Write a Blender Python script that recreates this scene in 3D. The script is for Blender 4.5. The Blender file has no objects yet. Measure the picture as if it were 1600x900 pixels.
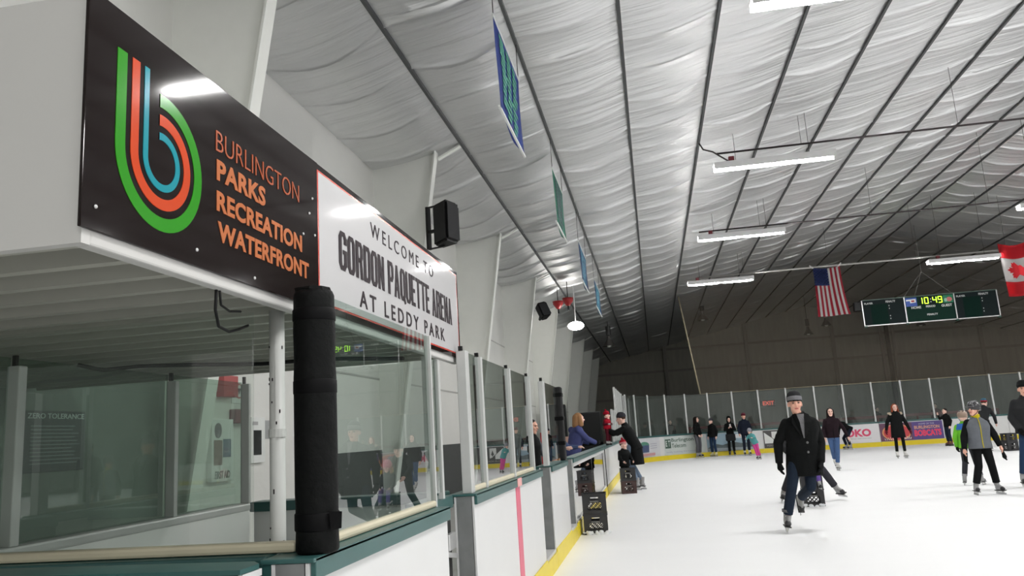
import bpy, bmesh, math, random
from mathutils import Vector as V, Matrix
random.seed(11)
S = bpy.context.scene
COL = S.collection
PI = math.pi
# ------------------------------------------------------------------ camera, world, light, exposure
F, VPX, VPY, ROLL, CAM_H = 1240.0, 1024.0, 668.0, 0.062, 1.45
yd = V(((VPX - 800) / F, -(VPY - 450) / F, 1)).normalized()
hd = V(((VPX + 1000 - 800) / F, -(VPY - 1000 * ROLL - 450) / F, 1))
zd = hd.cross(yd).normalized()
if zd.y < 0: zd = -zd
xd = yd.cross(zd)
if xd.x < 0: xd = -xd
right, up, fwd = V((xd.x, yd.x, zd.x)), V((xd.y, yd.y, zd.y)), V((xd.z, yd.z, zd.z))
cam = bpy.data.cameras.new('camera')
cam.lens, cam.sensor_width, cam.clip_end = F / 1600 * 36, 36, 200
camo = bpy.data.objects.new('camera', cam)
camo.matrix_world = Matrix(((right.x, up.x, -fwd.x, 0), (right.y, up.y, -fwd.y, 0), (right.z, up.z, -fwd.z, CAM_H), (0, 0, 0, 1)))
COL.objects.link(camo)
S.camera = camo
w = bpy.data.worlds.new('world'); S.world = w; w.use_nodes = True
w.node_tree.nodes['Background'].inputs[0].default_value = (0.5, 0.55, 0.6, 1)
w.node_tree.nodes['Background'].inputs[1].default_value = 0.02
S.view_settings.view_transform = 'Standard'
S.view_settings.look = 'None'
S.view_settings.gamma = 1
S.view_settings.use_curve_mapping = False
S.view_settings.exposure = 1.16
S.cycles.max_bounces = 10
S.cycles.diffuse_bounces = 6
S.cycles.glossy_bounces = 4
S.cycles.transparent_max_bounces = 24
S.cycles.sample_clamp_indirect = 6
S.cycles.caustics_reflective = False
S.cycles.caustics_refractive = False
TUBE = 70.0                         # radiance of a fluorescent tube
ROWY = [-19.5, -12.0, -4.6, 3.0, 10.3, 17.3, 24.1, 31.9]
COLX = [1.82, 10.78, 19.7]
SEEN = {(1.82, 10.3), (1.82, 17.3), (1.82, 24.1), (1.82, 31.9), (10.78, 24.1), (10.78, 31.9)}
for lx in COLX:                     # the rink's other strip lights, beyond the frame
    for ly in ROWY:
        if (lx, ly) in SEEN: continue
        ld = bpy.data.lights.new('strip_lamp', 'AREA'); ld.shape = 'RECTANGLE'; ld.size = 2.5; ld.size_y = 0.2
        ld.energy = TUBE * 2.5 * 0.2 * PI * 1.25
        ld.color = (1.0, 0.99, 0.972)
        lo = bpy.data.objects.new('strip_lamp', ld); lo.location = (lx + 1.25, ly, 6.95); COL.objects.link(lo)

# ------------------------------------------------------------------ materials
MATS = {}
def mat(name, col, rough=.5, metal=0., var=.05, scale=6., bump=0., bscale=40., emit=None, spec=.5, stretch=None, coat=0.):
    if name in MATS: return MATS[name]
    m = bpy.data.materials.new(name); m.use_nodes = True
    nt = m.node_tree; n = nt.nodes; b = n['Principled BSDF']; L = nt.links.new
    b.inputs['Roughness'].default_value = rough; b.inputs['Metallic'].default_value = metal
    b.inputs['Specular IOR Level'].default_value = spec
    b.inputs['Coat Weight'].default_value = coat; b.inputs['Coat Roughness'].default_value = .06
    tc = n.new('ShaderNodeTexCoord'); mp = n.new('ShaderNodeMapping'); L(tc.outputs['Object'], mp.inputs[0])
    if stretch: mp.inputs['Scale'].default_value = stretch
    nz = n.new('ShaderNodeTexNoise'); nz.inputs['Scale'].default_value = scale; nz.inputs['Detail'].default_value = 4
    L(mp.outputs[0], nz.inputs['Vector'])
    mx = n.new('ShaderNodeMix'); mx.data_type = 'RGBA'
    mx.inputs[6].default_value = [max(0, c * (1 - var)) for c in col] + [1]
    mx.inputs[7].default_value = [min(1, c * (1 + var)) for c in col] + [1]
    L(nz.outputs['Fac'], mx.inputs[0]); L(mx.outputs[2], b.inputs['Base Color'])
    if bump:
        nb = n.new('ShaderNodeTexNoise'); nb.inputs['Scale'].default_value = bscale; nb.inputs['Detail'].default_value = 5
        L(mp.outputs[0], nb.inputs['Vector'])
        bp = n.new('ShaderNodeBump'); bp.inputs['Strength'].default_value = bump; bp.inputs['Distance'].default_value = .02
        L(nb.outputs['Fac'], bp.inputs['Height']); L(bp.outputs[0], b.inputs['Normal'])
    if emit:
        b.inputs['Emission Color'].default_value = tuple(emit[0]) + (1,); b.inputs['Emission Strength'].default_value = emit[1]
    MATS[name] = m
    return m
def srgb(r, g, b):
    f = lambda c: (c / 255 / 12.92) if c / 255 <= .04045 else ((c / 255 + .055) / 1.055) ** 2.4
    return (f(r), f(g), f(b))
def glass_mat(name, tint, haze=0., hcol=(.6, .65, .63)):
    m = bpy.data.materials.new(name); m.use_nodes = True; nt = m.node_tree; n = nt.nodes; L = nt.links.new
    n.remove(n['Principled BSDF'])
    tr = n.new('ShaderNodeBsdfTransparent'); tr.inputs[0].default_value = tuple(tint) + (1,)
    gl = n.new('ShaderNodeBsdfGlossy'); gl.inputs['Roughness'].default_value = .0
    df = n.new('ShaderNodeBsdfDiffuse'); df.inputs[0].default_value = tuple(hcol) + (1,)
    tcn = n.new('ShaderNodeTexCoord'); sn = n.new('ShaderNodeTexNoise'); sn.inputs['Scale'].default_value = 2.5
    L(tcn.outputs['Object'], sn.inputs['Vector'])
    mh = n.new('ShaderNodeMath'); mh.operation = 'MULTIPLY'; mh.inputs[1].default_value = haze * 2; L(sn.outputs['Fac'], mh.inputs[0])
    m0 = n.new('ShaderNodeMixShader'); L(mh.outputs[0], m0.inputs[0]); L(tr.outputs[0], m0.inputs[1]); L(df.outputs[0], m0.inputs[2])
    fr = n.new('ShaderNodeFresnel'); fr.inputs[0].default_value = 1.5
    ge = n.new('ShaderNodeNewGeometry')
    iv = n.new('ShaderNodeMath'); iv.operation = 'SUBTRACT'; iv.inputs[0].default_value = 1; L(ge.outputs['Backfacing'], iv.inputs[1])
    mu = n.new('ShaderNodeMath'); mu.operation = 'MULTIPLY'; dbl = n.new('ShaderNodeMath'); dbl.operation = 'MULTIPLY'; dbl.inputs[1].default_value = 1.8; dbl.use_clamp = True; L(fr.outputs[0], dbl.inputs[0]); L(dbl.outputs[0], mu.inputs[0]); L(iv.outputs[0], mu.inputs[1])
    m1 = n.new('ShaderNodeMixShader'); L(mu.outputs[0], m1.inputs[0]); L(m0.outputs[0], m1.inputs[1]); L(gl.outputs[0], m1.inputs[2])
    L(m1.outputs[0], n['Material Output'].inputs[0])
    return m
WHITE = mat('white_board', (.69, .695, .695), .35, var=.03, scale=3)
WALLM = mat('white_liner', (.73, .73, .70), .6, var=.04, scale=1.5, bump=.15, bscale=12)
FRAMEM = mat('white_steel', (.86, .87, .83), .5, var=.03)
GREENCAP = mat('green_cap', srgb(52, 92, 90), .35, var=.12, scale=10)
YELLOWK = mat('yellow_kick', srgb(226, 205, 40), .4, var=.08, scale=4)
ALU = mat('aluminium', (.62, .62, .62), .35, .55, var=.06, scale=20)
ALUW = mat('white_aluminium', (.56, .57, .56), .35, .1, var=.05, scale=14)
STEEL = mat('grey_steel', (.24, .25, .25), .5, .35, var=.25, scale=9)
BLACK = mat('black_plastic', (.007, .007, .0075), .5, var=.1, spec=.3)
RUBBER = mat('black_vinyl', (.004, .0045, .0045), .65, var=.3, scale=8, bump=.35, bscale=25, spec=.12)
STRAP = mat('black_strap', (.002, .002, .0025), .6, var=.2, spec=.12)
CREAM = mat('cream_sill', srgb(216, 208, 182), .45, var=.08)
GLASS = glass_mat('tempered_glass', (.86, .92, .89), .012)
BACKGLASS = glass_mat('back_glass', (.68, .78, .72), .02)
PARTGLASS = glass_mat('partition_glass', (.93, .95, .935), .01)
FARGLASS = glass_mat('far_glass', (.80, .88, .85), .035)
CLEAR = glass_mat('clear_acrylic', (.92, .94, .94), .03)
BROWN = mat('sign_black', srgb(26, 19, 18), .07, var=.08, scale=4, spec=.16)
SIGNW = mat('sign_white', (.60, .595, .605), .06, var=.02)
ORANGE = mat('sign_orange', srgb(184, 108, 68), .12, var=.03, spec=.25)
DKTXT = mat('sign_dark', srgb(44, 36, 40), .5, var=.03, spec=.06)
SGREEN = mat('sign_green', srgb(44, 138, 26), .12, var=.03, spec=.25)
SORANGE = mat('sign_vermilion', srgb(196, 70, 34), .12, var=.03, spec=.25)
STEAL = mat('sign_teal', srgb(30, 138, 152), .12, var=.03, spec=.25)
SRED = mat('sign_red', srgb(196, 66, 52), .25, var=.04)
RED = mat('red_paint', srgb(170, 30, 35), .4, var=.06)
DKGREEN = mat('board_green', srgb(16, 44, 36), .6, var=.08, spec=.1)
BLK2 = mat('panel_black', (.010, .016, .017), .6, var=.1, spec=.1)
WTXT = mat('white_print', (.75, .77, .75), .5, var=.03)

# ------------------------------------------------------------------ mesh helpers
class MB:
    def __init__(s): s.bm = bmesh.new()
    def box(s, x0, x1, y0, y1, z0, z1, bev=0):
        r = bmesh.ops.create_cube(s.bm, size=1)
        for v in r['verts']:
            v.co = V(((x0 + x1) / 2 + v.co.x * (x1 - x0), (y0 + y1) / 2 + v.co.y * (y1 - y0), (z0 + z1) / 2 + v.co.z * (z1 - z0)))
        if bev:
            e = list({e for v in r['verts'] for e in v.link_edges})
            bmesh.ops.bevel(s.bm, geom=e, offset=bev, segments=2, affect='EDGES', profile=.5)
        return s
    def bar(s, p, q, a, b, upv=(0, 0, 1)):
        p, q = V(p), V(q); d = (q - p).normalized(); l = d.cross(V(upv))
        if l.length < 1e-4: l = d.cross(V((1, 0, 0)))
        l.normalize(); u = l.cross(d)
        vs = [s.bm.verts.new(c + l * i * a / 2 + u * j * b / 2) for c in (p, q) for i, j in ((-1, -1), (1, -1), (1, 1), (-1, 1))]
        for f in ((3, 2, 1, 0), (4, 5, 6, 7), (0, 1, 5, 4), (1, 2, 6, 5), (2, 3, 7, 6), (3, 0, 4, 7)): s.bm.faces.new([vs[k] for k in f])
        return s
    def loft(s, rings, lat=(1, 0, 0), seg=14, ends=True):
        n = len(rings); lat = V(lat); R = []
        for i, (c, rx, ry) in enumerate(rings):
            c = V(c); a = V(rings[min(i + 1, n - 1)][0]) - V(rings[max(i - 1, 0)][0]); a.normalize()
            l = lat - a * lat.dot(a)
            if l.length < .05: l = V((0, 1, 0)) - a * a.y
            l.normalize(); b = a.cross(l)
            R.append([s.bm.verts.new(c + l * math.cos(t) * rx + b * math.sin(t) * ry) for t in (2 * PI * k / seg for k in range(seg))])
        for i in range(n - 1):
            for k in range(seg): s.bm.faces.new((R[i][k], R[i][(k + 1) % seg], R[i + 1][(k + 1) % seg], R[i + 1][k]))
        if ends: s.bm.faces.new(R[0][::-1]); s.bm.faces.new(R[-1])
        return s
    def tube(s, pts, r, seg=8): return s.loft([(p, r, r) for p in pts], (.37, .61, .7), seg)
    def cap(s, p, q, r0, r1, lat=(1, 0, 0), k=1., seg=12):
        p, q = V(p), V(q); d = q - p
        if d.length < 1e-5: d = V((0, 0, 1e-4)); q = p + d
        a = d.normalized(); rr = []
        for t in (.985, .8, .45): rr.append((p - a * r0 * t, r0 * math.sqrt(1 - t * t) * k, r0 * math.sqrt(1 - t * t)))
        rr += [(p, r0 * k, r0), (q, r1 * k, r1)]
        for t in (.45, .8, .985): rr.append((q + a * r1 * t, r1 * math.sqrt(1 - t * t) * k, r1 * math.sqrt(1 - t * t)))
        return s.loft(rr, lat, seg)
    def ell(s, c, r, rot=None, u=14, v=9):
        q = bmesh.ops.create_uvsphere(s.bm, u_segments=u, v_segments=v, radius=1)
        for w_ in q['verts']:
            p = V((w_.co.x * r[0], w_.co.y * r[1], w_.co.z * r[2]))
            w_.co = (rot @ p if rot else p) + V(c)
        return s
    def poly(s, pts, vec):
        pts = [V(p) for p in pts]; vec = V(vec)
        a = [s.bm.verts.new(p) for p in pts]; b = [s.bm.verts.new(p + vec) for p in pts]; n = len(pts)
        s.bm.faces.new(a[::-1]); s.bm.faces.new(b)
        for i in range(n): s.bm.faces.new((a[i], a[(i + 1) % n], b[(i + 1) % n], b[i]))
        return s
    def make(s, name, m, parent=None, smooth=False, at=None):
        bmesh.ops.recalc_face_normals(s.bm, faces=s.bm.faces)
        me = bpy.data.meshes.new(name); s.bm.to_mesh(me); s.bm.free()
        return link(me, name, m, parent, smooth)
def link(me, name, m, parent=None, smooth=False):
    o = bpy.data.objects.new(name, me); COL.objects.link(o)
    if m:
        me.materials.clear(); me.materials.append(m)
    if smooth: me.shade_smooth()
    adopt(o, parent)
    return o
LOCAL = set()                       # roots whose children are given in local coordinates
def adopt(o, parent):
    if parent is None: return
    o.parent = parent
    r = parent
    while r.parent: r = r.parent
    if parent.type == 'EMPTY' and r.name not in LOCAL: o.matrix_parent_inverse = Matrix.Translation(-V(parent.location))
def tag(o, label, cat, group=None, kind=None):
    o['label'] = label; o['category'] = cat
    if group: o['group'] = group
    if kind: o['kind'] = kind
    return o
def thing(name, label, cat, loc, rz=None, group=None):
    o = bpy.data.objects.new(name, None); COL.objects.link(o); o.location = loc; o.empty_display_size = .1
    if rz is not None: o.rotation_euler = (0, 0, rz); LOCAL.add(o.name)
    return tag(o, label, cat, group)
def struct(mb, name, m, smooth=False):
    o = mb.make(name, m, None, smooth); o['kind'] = 'structure'; return o
def dup(o, parent=None):
    c = o.copy(); COL.objects.link(c)
    if parent: c.parent = parent
    if o.name in LOCAL: LOCAL.add(c.name)
    for ch in list(o.children): dup(ch, c)
    return c
def text(s, m, parent, name, org, xdir, ydir, w_, h_, bold=0., depth=.002, off=.003, spacing=1.):
    cu = bpy.data.curves.new('t', 'FONT'); cu.body = s; cu.offset = bold; cu.extrude = .01; cu.resolution_u = 3; cu.space_character = spacing
    ob = bpy.data.objects.new('t', cu); COL.objects.link(ob)
    dg = bpy.context.evaluated_depsgraph_get(); me = bpy.data.meshes.new_from_object(ob.evaluated_get(dg))
    bpy.data.objects.remove(ob); bpy.data.curves.remove(cu)
    xs = [v.co.x for v in me.vertices]; ys = [v.co.y for v in me.vertices]
    x0, x1, y0, y1 = min(xs), max(xs), min(ys), max(ys)
    X, Y = V(xdir).normalized(), V(ydir).normalized(); N = X.cross(Y); O = V(org)
    for v in me.vertices:
        v.co = O + X * ((v.co.x - x0) / (x1 - x0) * w_) + Y * ((v.co.y - y0) / (y1 - y0) * h_) + N * (off + (v.co.z / .01) * depth / 2)
    me.name = name
    return link(me, name, m, parent)
# ------------------------------------------------------------------ room shell
XW, XR, YB, YE, RIDGE, EAVE, SL = -4.6, 28.2, -24.0, 62.0, 11.8, 6.33, .21
def roof(x): return EAVE + SL * ((x if x < RIDGE else 2 * RIDGE - x) - XW)
def ice_mat():
    m = mat('ice', (.92, .925, .93), .75, var=.02, scale=.6, bump=.04, spec=.12, bscale=2.2, stretch=(1, 2.5, 1))
    return m
BCX, BCR, YF = 4.8, 6.0, 38.5
pts = [(-1.21, YB), (24.8, YB)] + [(24.8 - 6 + 6 * math.cos(t), 32.5 + 6 * math.sin(t)) for t in (PI / 2 * k / 12 for k in range(13))] \
    + [(BCX - 6 * math.sin(t), 32.5 + 6 * math.cos(t)) for t in (PI / 2 * k / 12 for k in range(13))]
struct(MB().poly([(x, y, -.06) for x, y in pts], (0, 0, .06)), 'floor', ice_mat())
struct(MB().box(XW - .1, XR + .1, YB - .1, YE + .1, -.3, -.061), 'floor.001', mat('rubber_floor', (.10, .10, .105), .8, var=.2))
struct(MB().box(XW, -1.36, YB, YE, -.06, .06), 'floor.002', mat('bench_floor', (.42, .42, .40), .7, var=.12))
struct(MB().box(-1.2, XR, YF + .4, YE, -.06, .06), 'floor.003', mat('concrete_floor', (.16, .155, .15), .8, var=.15))
struct(MB().box(XW - .15, XW, YB, YE, -.3, EAVE + .05), 'wall_left', WALLM)
struct(MB().box(XR, XR + .15, YB, YE, -.3, EAVE + .05), 'wall_right', WALLM)
struct(MB().box(XW, XR, YB - .15, YB, -.3, 10.2), 'wall_back', WALLM)
ENDM = mat('end_wall_metal', (.39, .37, .325), .75, var=.2, scale=1.2, stretch=(4, 1, .6))
mb = MB(); mb.poly([(XW, YE, -.3), (XR, YE, -.3), (XR, YE, EAVE), (RIDGE, YE, roof(RIDGE)), (XW, YE, EAVE)], (0, .2, 0))
struct(mb, 'wall_far', ENDM)
GIRT = mat('girt_metal', (.29, .27, .24), .7, var=.15)
for i, z in enumerate((3.6, 5.55, 7.2)):
    struct(MB().box(XW + .1, XR - .1, YE - .1, YE, z, z + .16), 'trim_%d' % (i + 1), GIRT)
for i, (x, dark) in enumerate(((1.2, 0), (7.3, 0), (13.5, 0), (17.3, 1), (23.6, 0))):
    struct(MB().box(x - .13, x + .13, YE - .28, YE - .1, 0, roof(x) - .05, .02), 'column', mat('column_dark', (.05, .045, .04), .7) if dark else GIRT)
    if dark:
        for dx in (-.42, .42): struct(MB().box(x + dx - .11, x + dx + .11, YE - .22, YE - .1, 0, roof(x) - .1, .02), 'column', GIRT)
# foil-faced insulation draped between the purlins, each bay sagging, with folded seams
fm = bpy.data.materials.new('foil_insulation'); fm.use_nodes = True
nt = fm.node_tree; n = nt.nodes; b = n['Principled BSDF']; Lk = nt.links.new
b.inputs['Metallic'].default_value = .88; b.inputs['Roughness'].default_value = .44
tc = n.new('ShaderNodeTexCoord'); mp = n.new('ShaderNodeMapping'); mp.inputs['Scale'].default_value = (.4, 4.6, 1); Lk(tc.outputs['Object'], mp.inputs[0])
nz = n.new('ShaderNodeTexNoise'); nz.inputs['Scale'].default_value = 1.1; nz.inputs['Detail'].default_value = 6; nz.inputs['Distortion'].default_value = .6; Lk(mp.outputs[0], nz.inputs[0])
nz2 = n.new('ShaderNodeTexNoise'); nz2.inputs['Scale'].default_value = .5; nz2.inputs['Detail'].default_value = 3; Lk(tc.outputs['Object'], nz2.inputs[0])
cr = n.new('ShaderNodeMix'); cr.data_type = 'RGBA'; cr.inputs[6].default_value = (.66, .665, .67, 1); cr.inputs[7].default_value = (.86, .865, .87, 1)
Lk(nz2.outputs['Fac'], cr.inputs[0]); Lk(cr.outputs[2], b.inputs['Base Color'])
bp = n.new('ShaderNodeBump'); bp.inputs['Strength'].default_value = 1.0; bp.inputs['Distance'].default_value = .055; Lk(nz.outputs['Fac'], bp.inputs['Height']); Lk(bp.outputs[0], b.inputs['Normal'])
PUR = [XW, -2.95] + [-2.95 + 1.49 * k for k in range(1, 10)] + [RIDGE]
PUR = PUR[:-1] + [RIDGE] if RIDGE - PUR[-2] > .6 else PUR[:-2] + [RIDGE]
PUR = PUR + [2 * RIDGE - x for x in PUR[-2::-1]]
seams = []; y = YB
while y < YE - 1: seams.append(y); y += 1.22
fb = bmesh.new(); NX = 8
for i in range(len(PUR) - 1):
    x0, x1 = PUR[i], PUR[i + 1]; rows = []
    jit = [random.uniform(-.12, .12) for _ in seams]; amp = [random.uniform(.4, 1.3) for _ in seams]; bend = [random.uniform(-.08, .12) for _ in seams]
    sag = .09 if i in (0, len(PUR) - 2) else .06
    for k, s_ in enumerate(seams):
        for d in ((0,) if k == 0 else (-.08, -.026, 0, .026, .08, .35, .65, .9)):
            row = []
            for j in range(NX + 1):
                u = j / NX; x = x0 + (x1 - x0) * u; hmp = math.sin(PI * u)
                yy = s_ + d + (jit[k] + bend[k] * hmp * 2 if k else 0)
                f = math.exp(-(d / .026) ** 2) * .032 * (1.8 if i < 3 else 1) * amp[k] * (.5 + hmp) if abs(d) < .2 else 0
                bil = .02 * math.sin(PI * max(0, d)) if d > .2 else 0
                row.append(fb.verts.new((x, yy, roof(x) - sag * hmp - f + bil * hmp)))
            rows.append(row)
    rows.append([fb.verts.new((x0 + (x1 - x0) * j / NX, YE, roof(x0 + (x1 - x0) * j / NX) - sag * math.sin(PI * j / NX))) for j in range(NX + 1)])
    for a, c in zip(rows, rows[1:]):
        for j in range(NX): fb.faces.new((a[j], c[j], c[j + 1], a[j + 1]))
me = bpy.data.meshes.new('ceiling'); fb.to_mesh(me); fb.free()
o = link(me, 'ceiling', fm, None, True); o['kind'] = 'structure'
struct(MB().poly([(XW - .2, YB, EAVE + .12), (RIDGE, YB, roof(RIDGE) + .15), (XR + .2, YB, EAVE + .12), (XR + .2, YB, EAVE + .5), (RIDGE, YB, roof(RIDGE) + .5), (XW - .2, YB, EAVE + .5)], (0, YE - YB, 0)), 'roof', GIRT)
PURM = mat('purlin_dark', (.075, .078, .08), .6, .2, var=.2)
for x in PUR[1:-1]:
    struct(MB().box(x - .022, x + .022, YB, YE, roof(x) - .06, roof(x) + .02), 'ceiling_beam', PURM)
# tapered rigid frames along the left wall
for k in range(9):
    y = 7.0 + 6.13 * k
    mb = MB(); mb.poly([(XW, y - .01, 0), (-4.48, y - .01, 0), (-3.42, y - .01, 6.5), (-3.42, y - .01, 6.62), (XW, y - .01, 6.36)], (0, .02, 0))
    mb.bar((-4.47, y, 0), (-3.41, y, 6.55), .19, .025, (1, 0, -.16))
    struct(mb, 'column', FRAMEM)
mb = MB()
for z in (2.54, 4.3): mb.box(XW, XW + .012, YB + 1, YE - 1, z, z + .03)
struct(MB().box(XW, XW + .02, 11.0, 36, .06, 1.36, .004), 'wall_shade_panel', mat('shade_dark', (.045, .05, .048), .6, var=.15))  # added dark sheet on the white wall: painted gloom behind the left glass
struct(MB().box(XW, XW + .02, -2, 6.95, .06, 2.53, .004), 'wall_shade_panel', mat('shade_grey', (.20, .225, .205), .6, var=.1, scale=1.2))  # added grey sheet: shade under the press box put into the colour
struct(mb, 'trim_4', mat('liner_seam', (.45, .45, .43), .6))
mb = MB()
for k in range(9): mb.bar((-3.4, 7.08 + 6.13 * k, 6.42), (-2.98, 7.08 + 6.13 * k, 6.62), .1, .03)
struct(mb, 'trim_5', FRAMEM)

# ------------------------------------------------------------------ strip lights over the ice
TUBEM = mat('lamp_tube', (.9, .9, .9), .4, emit=((1.0, .99, .972), TUBE))
CONDUIT = mat('conduit', (.05, .04, .042), .5, .3, var=.2)
REDBOX = mat('red_box', srgb(120, 35, 45), .5)
def strip_light(x, y, label, wire=True, ends=True):
    z = 6.98
    t = thing('strip_light', label, 'light', (x + 1.25, y, z))
    for i in (0, 1):
        a, e = x + i * 1.29, x + i * 1.29 + 1.18
        zc = z - .028
        MB().loft([((a, y, zc), .02, .03), ((a + .03, y, zc), .06, .05), ((a + .12, y, zc), .08, .068), ((e - .12, y, zc), .08, .068), ((e - .03, y, zc), .06, .05), ((e, y, zc), .02, .03)], (0, 1, 0), 12).make('tube_cover', TUBEM, t, True)
    MB().box(x - .03, x + 2.52, y - .135, y + .135, z + .058, z + .09).box(x - .03, x + 2.52, y - .135, y - .125, z - .062, z + .06).box(x - .03, x + 2.52, y + .125, y + .135, z - .062, z + .06).make('housing', mat('lamp_housing', (.85, .85, .85), .5), t)
    if wire:
        for d in (.45, 2.0): MB().tube([(x + d, y, z + .09), (x + d, y, roof(x + d) - .03)], .006, 5).make('hanger_wire', CONDUIT, t)
    if ends: MB().box(x + .3, x + .42, y - .05, y + .05, z + .1, z + .22, .01).make('junction_box', REDBOX, t)
    return t
strip_light(1.82, 10.3, 'white twin-tube strip light cut by the top edge of the view')
loop_light = strip_light(1.82, 17.3, 'largest white twin-tube strip light, its cable looping to a purlin at one end')
strip_light(1.82, 24.1, 'white twin-tube strip light in the middle of the row of three above the ice')
strip_light(1.82, 31.9, 'smallest white twin-tube strip light of the row of three, beneath the white pipe')
strip_light(10.78, 24.1, 'white strip light cut by the right edge above the scoreboard')
strip_light(10.78, 31.9, 'white twin-tube strip light directly above the scoreboard beside the red and white flag')
def pipe_run(name, label, x0, x1, y, z, m, r=.022):
    y += .11
    t = thing(name, label, 'pipe', ((x0 + x1) / 2, y, z))
    MB().tube([(x0, y, z), ((x0 + x1) / 2, y, z), (x1, y, z)], r).make('pipe', m, t, True)
    x = x0 + 1.8
    while x < x1: MB().tube([(x, y, z), (x, y, roof(x) - .03)], .005, 5).make('hanger_wire', CONDUIT, t); x += 3.2
    return t
WPIPE = mat('white_pipe', (.5, .49, .47), .5, var=.05)
pipe_run('conduit', 'dark conduit crossing the ceiling above the largest strip light', 1.9, 23, 17.3, 7.34, CONDUIT)
MB().tube([(1.52, 17.2, roof(1.5) - .05), (1.6, 17.25, 7.42), (1.8, 17.3, 7.36), (2.1, 17.3, 7.12), (2.2, 17.3, 7.08)], .018).make('looping_cable', CONDUIT, loop_light, True)
pipe_run('conduit', 'dark conduit crossing the ceiling above the middle strip light', 1.85, 23, 24.1, 7.22, CONDUIT)
pipe_run('flag_pipe', 'long white pipe under the roof that the two flags hang from', 2.2, 22, 31.9, 7.22, WPIPE, .035)
# pendant lamp over the players bench and its red horns
t = thing('pendant_lamp', 'small glowing pendant lamp hanging over the players bench', 'light', (-2.5, 28.6, 5.3))
MB().ell((-2.5, 28.6, 5.25), (.3, .2, .16)).make('bulb_cover', mat('lamp_bulb', (.9, .9, .9), .4, emit=((1, .97, .92), 14)), t, True)
MB().tube([(-2.5, 28.6, 5.4), (-2.5, 28.6, 6.74)], .02).make('stem', ALU, t)
for (x, y, z, lb) in ((-2.62, 27.5, 5.95, 'red cone-shaped alarm horn nearest the pendant lamp'), (-3.05, 28.2, 5.98, 'red alarm horn tucked against the white column')):
    t = thing('alarm_horn', lb, 'horn', (x, y, z))
    MB().loft([((x, y, z + .16), .2, .2), ((x, y, z + .05), .18, .18), ((x, y, z - .12), .06, .06)], (1, 0, 0)).make('horn', RED, t, True)
    MB().tube([(x, y, z - .1), (x, y, z - .28)], .03).make('tip', BLACK, t)
    MB().tube([(x, y, z + .14), (x, y, roof(x) - .04)], .015).make('stem', BLACK, t)
def bell(x, y, z, lb):
    t = thing('bell_lamp', lb, 'light', (x, y, z), group='unlit bell lamps beyond the end boards')
    BM = mat('bell_metal', (.16, .15, .14), .35, .7)
    MB().loft([((x, y, z + .5), .09, .09), ((x, y, z + .36), .1, .1), ((x, y, z + .26), .16, .16), ((x, y, z), .34, .34)], (1, 0, 0), 18, False).make('reflector', BM, t, True)
    MB().tube([(x, y, z + .55), (x, y, z + 1.0)], .13, 10).make('ballast', mat('ballast_dark', (.03, .03, .03), .5), t)
    MB().ell((x, y, z + .1), (.13, .13, .16)).make('bulb', mat('bulb_glass', (.8, .8, .77), .1), t, True)
    MB().tube([(x, y, z + 1.0), (x, y, roof(x) - .04)], .02).make('rod', CONDUIT, t)
bell(10.35, 54, 6.8, 'unlit bell lamp hanging lowest below the striped flag')
bell(11.0, 51.5, 7.0, 'unlit bell lamp just under the tip of the striped flag')
bell(17.37, 54.5, 6.85, 'unlit bell lamp peeking out below the middle of the scoreboard')
bell(3.15, 45, 7.15, 'unlit bell lamp beside the slanting net rope')
bell(-1.9, 40, 5.6, 'small unlit bell lamp in the dim ceiling corner past the last banner')

# ------------------------------------------------------------------ dasher boards, left side
def board(label, x, y0, y1, clear=False, endplate=True, kick=True, stripe=None):
    t = thing('dasher_board', label, 'hockey boards', (x - .07, (y0 + y1) / 2, 0))
    if clear:
        mb = MB()
        for a, c in ((y0, y0 + .07), (y1 - .07, y1)): mb.box(x - .13, x, a, c, .0, 1.03)
        mb.box(x - .13, x, y0, y1, .0, .24); mb.box(x - .13, x, y0, y1, .97, 1.03)
        k = int((y1 - y0) / 2.4)
        for i in range(1, k): yy = y0 + (y1 - y0) * i / k; mb.box(x - .1, x - .02, yy - .02, yy + .02, .24, .97)
        mb.make('frame', WHITE, t)
        MB().box(x - .03, x - .02, y0 + .07, y1 - .07, .24, .97).make('clear_panel', CLEAR, t)
    else:
        MB().box(x - .13, x, y0, y1, .0, 1.084, .004).make('panel', WHITE, t)
    MB().box(x - .17, x + .02, y0 - .02, y1, 1.085, 1.10, .004).box(x + .001, x + .02, y0 - .004, y1, 1.03, 1.0995, .003).box(x - .17, x - .132, y0 - .004, y1, 1.04, 1.0995, .003).make('cap_rail', GREENCAP, t)
    if kick: MB().box(x, x + .014, y0, y1, .0, .2, .003).make('kick_plate', YELLOWK, t)
    if endplate:
        MB().box(x - .117, x - .018, y0 - .012, y0, .02, 1.083).make('end_plate', STEEL, t)
        for q0, q1 in ((x - .013, x - .001), (x - .132, x - .119)): MB().box(q0, q1, y0 - .013, y0, .02, 1.083).make('edge_strip', WHITE, t)
    if stripe: MB().box(x, x + .004, stripe - .1, stripe + .1, .2, 1.03).make('centre_stripe', mat('pink_stripe', srgb(214, 96, 122), .4, var=.06), t); MB().box(x + .0, x + .024, stripe - .1, stripe + .1, 1.032, 1.098).make('stripe_on_cap', mat('pale_stripe', srgb(236, 170, 168), .4), t)
    return t
board('white dasher board with green cap under the padded post, nearest to the camera', -1.15, 2.56, 4.31)
board('white dasher board with a pink stripe running down it', -1.2, 5.2, 8.3, stripe=6.85)
board('short white dasher board below the tall glass panel with the black post', -1.2, 9.1, 10.75)
board('dasher board with a see-through lower panel where the woman leans', -1.2, 11.5, 18.6, clear=True)
board('white dasher board behind the man holding the toddler', -1.2, 18.66, 32.5, endplate=False)
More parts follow.
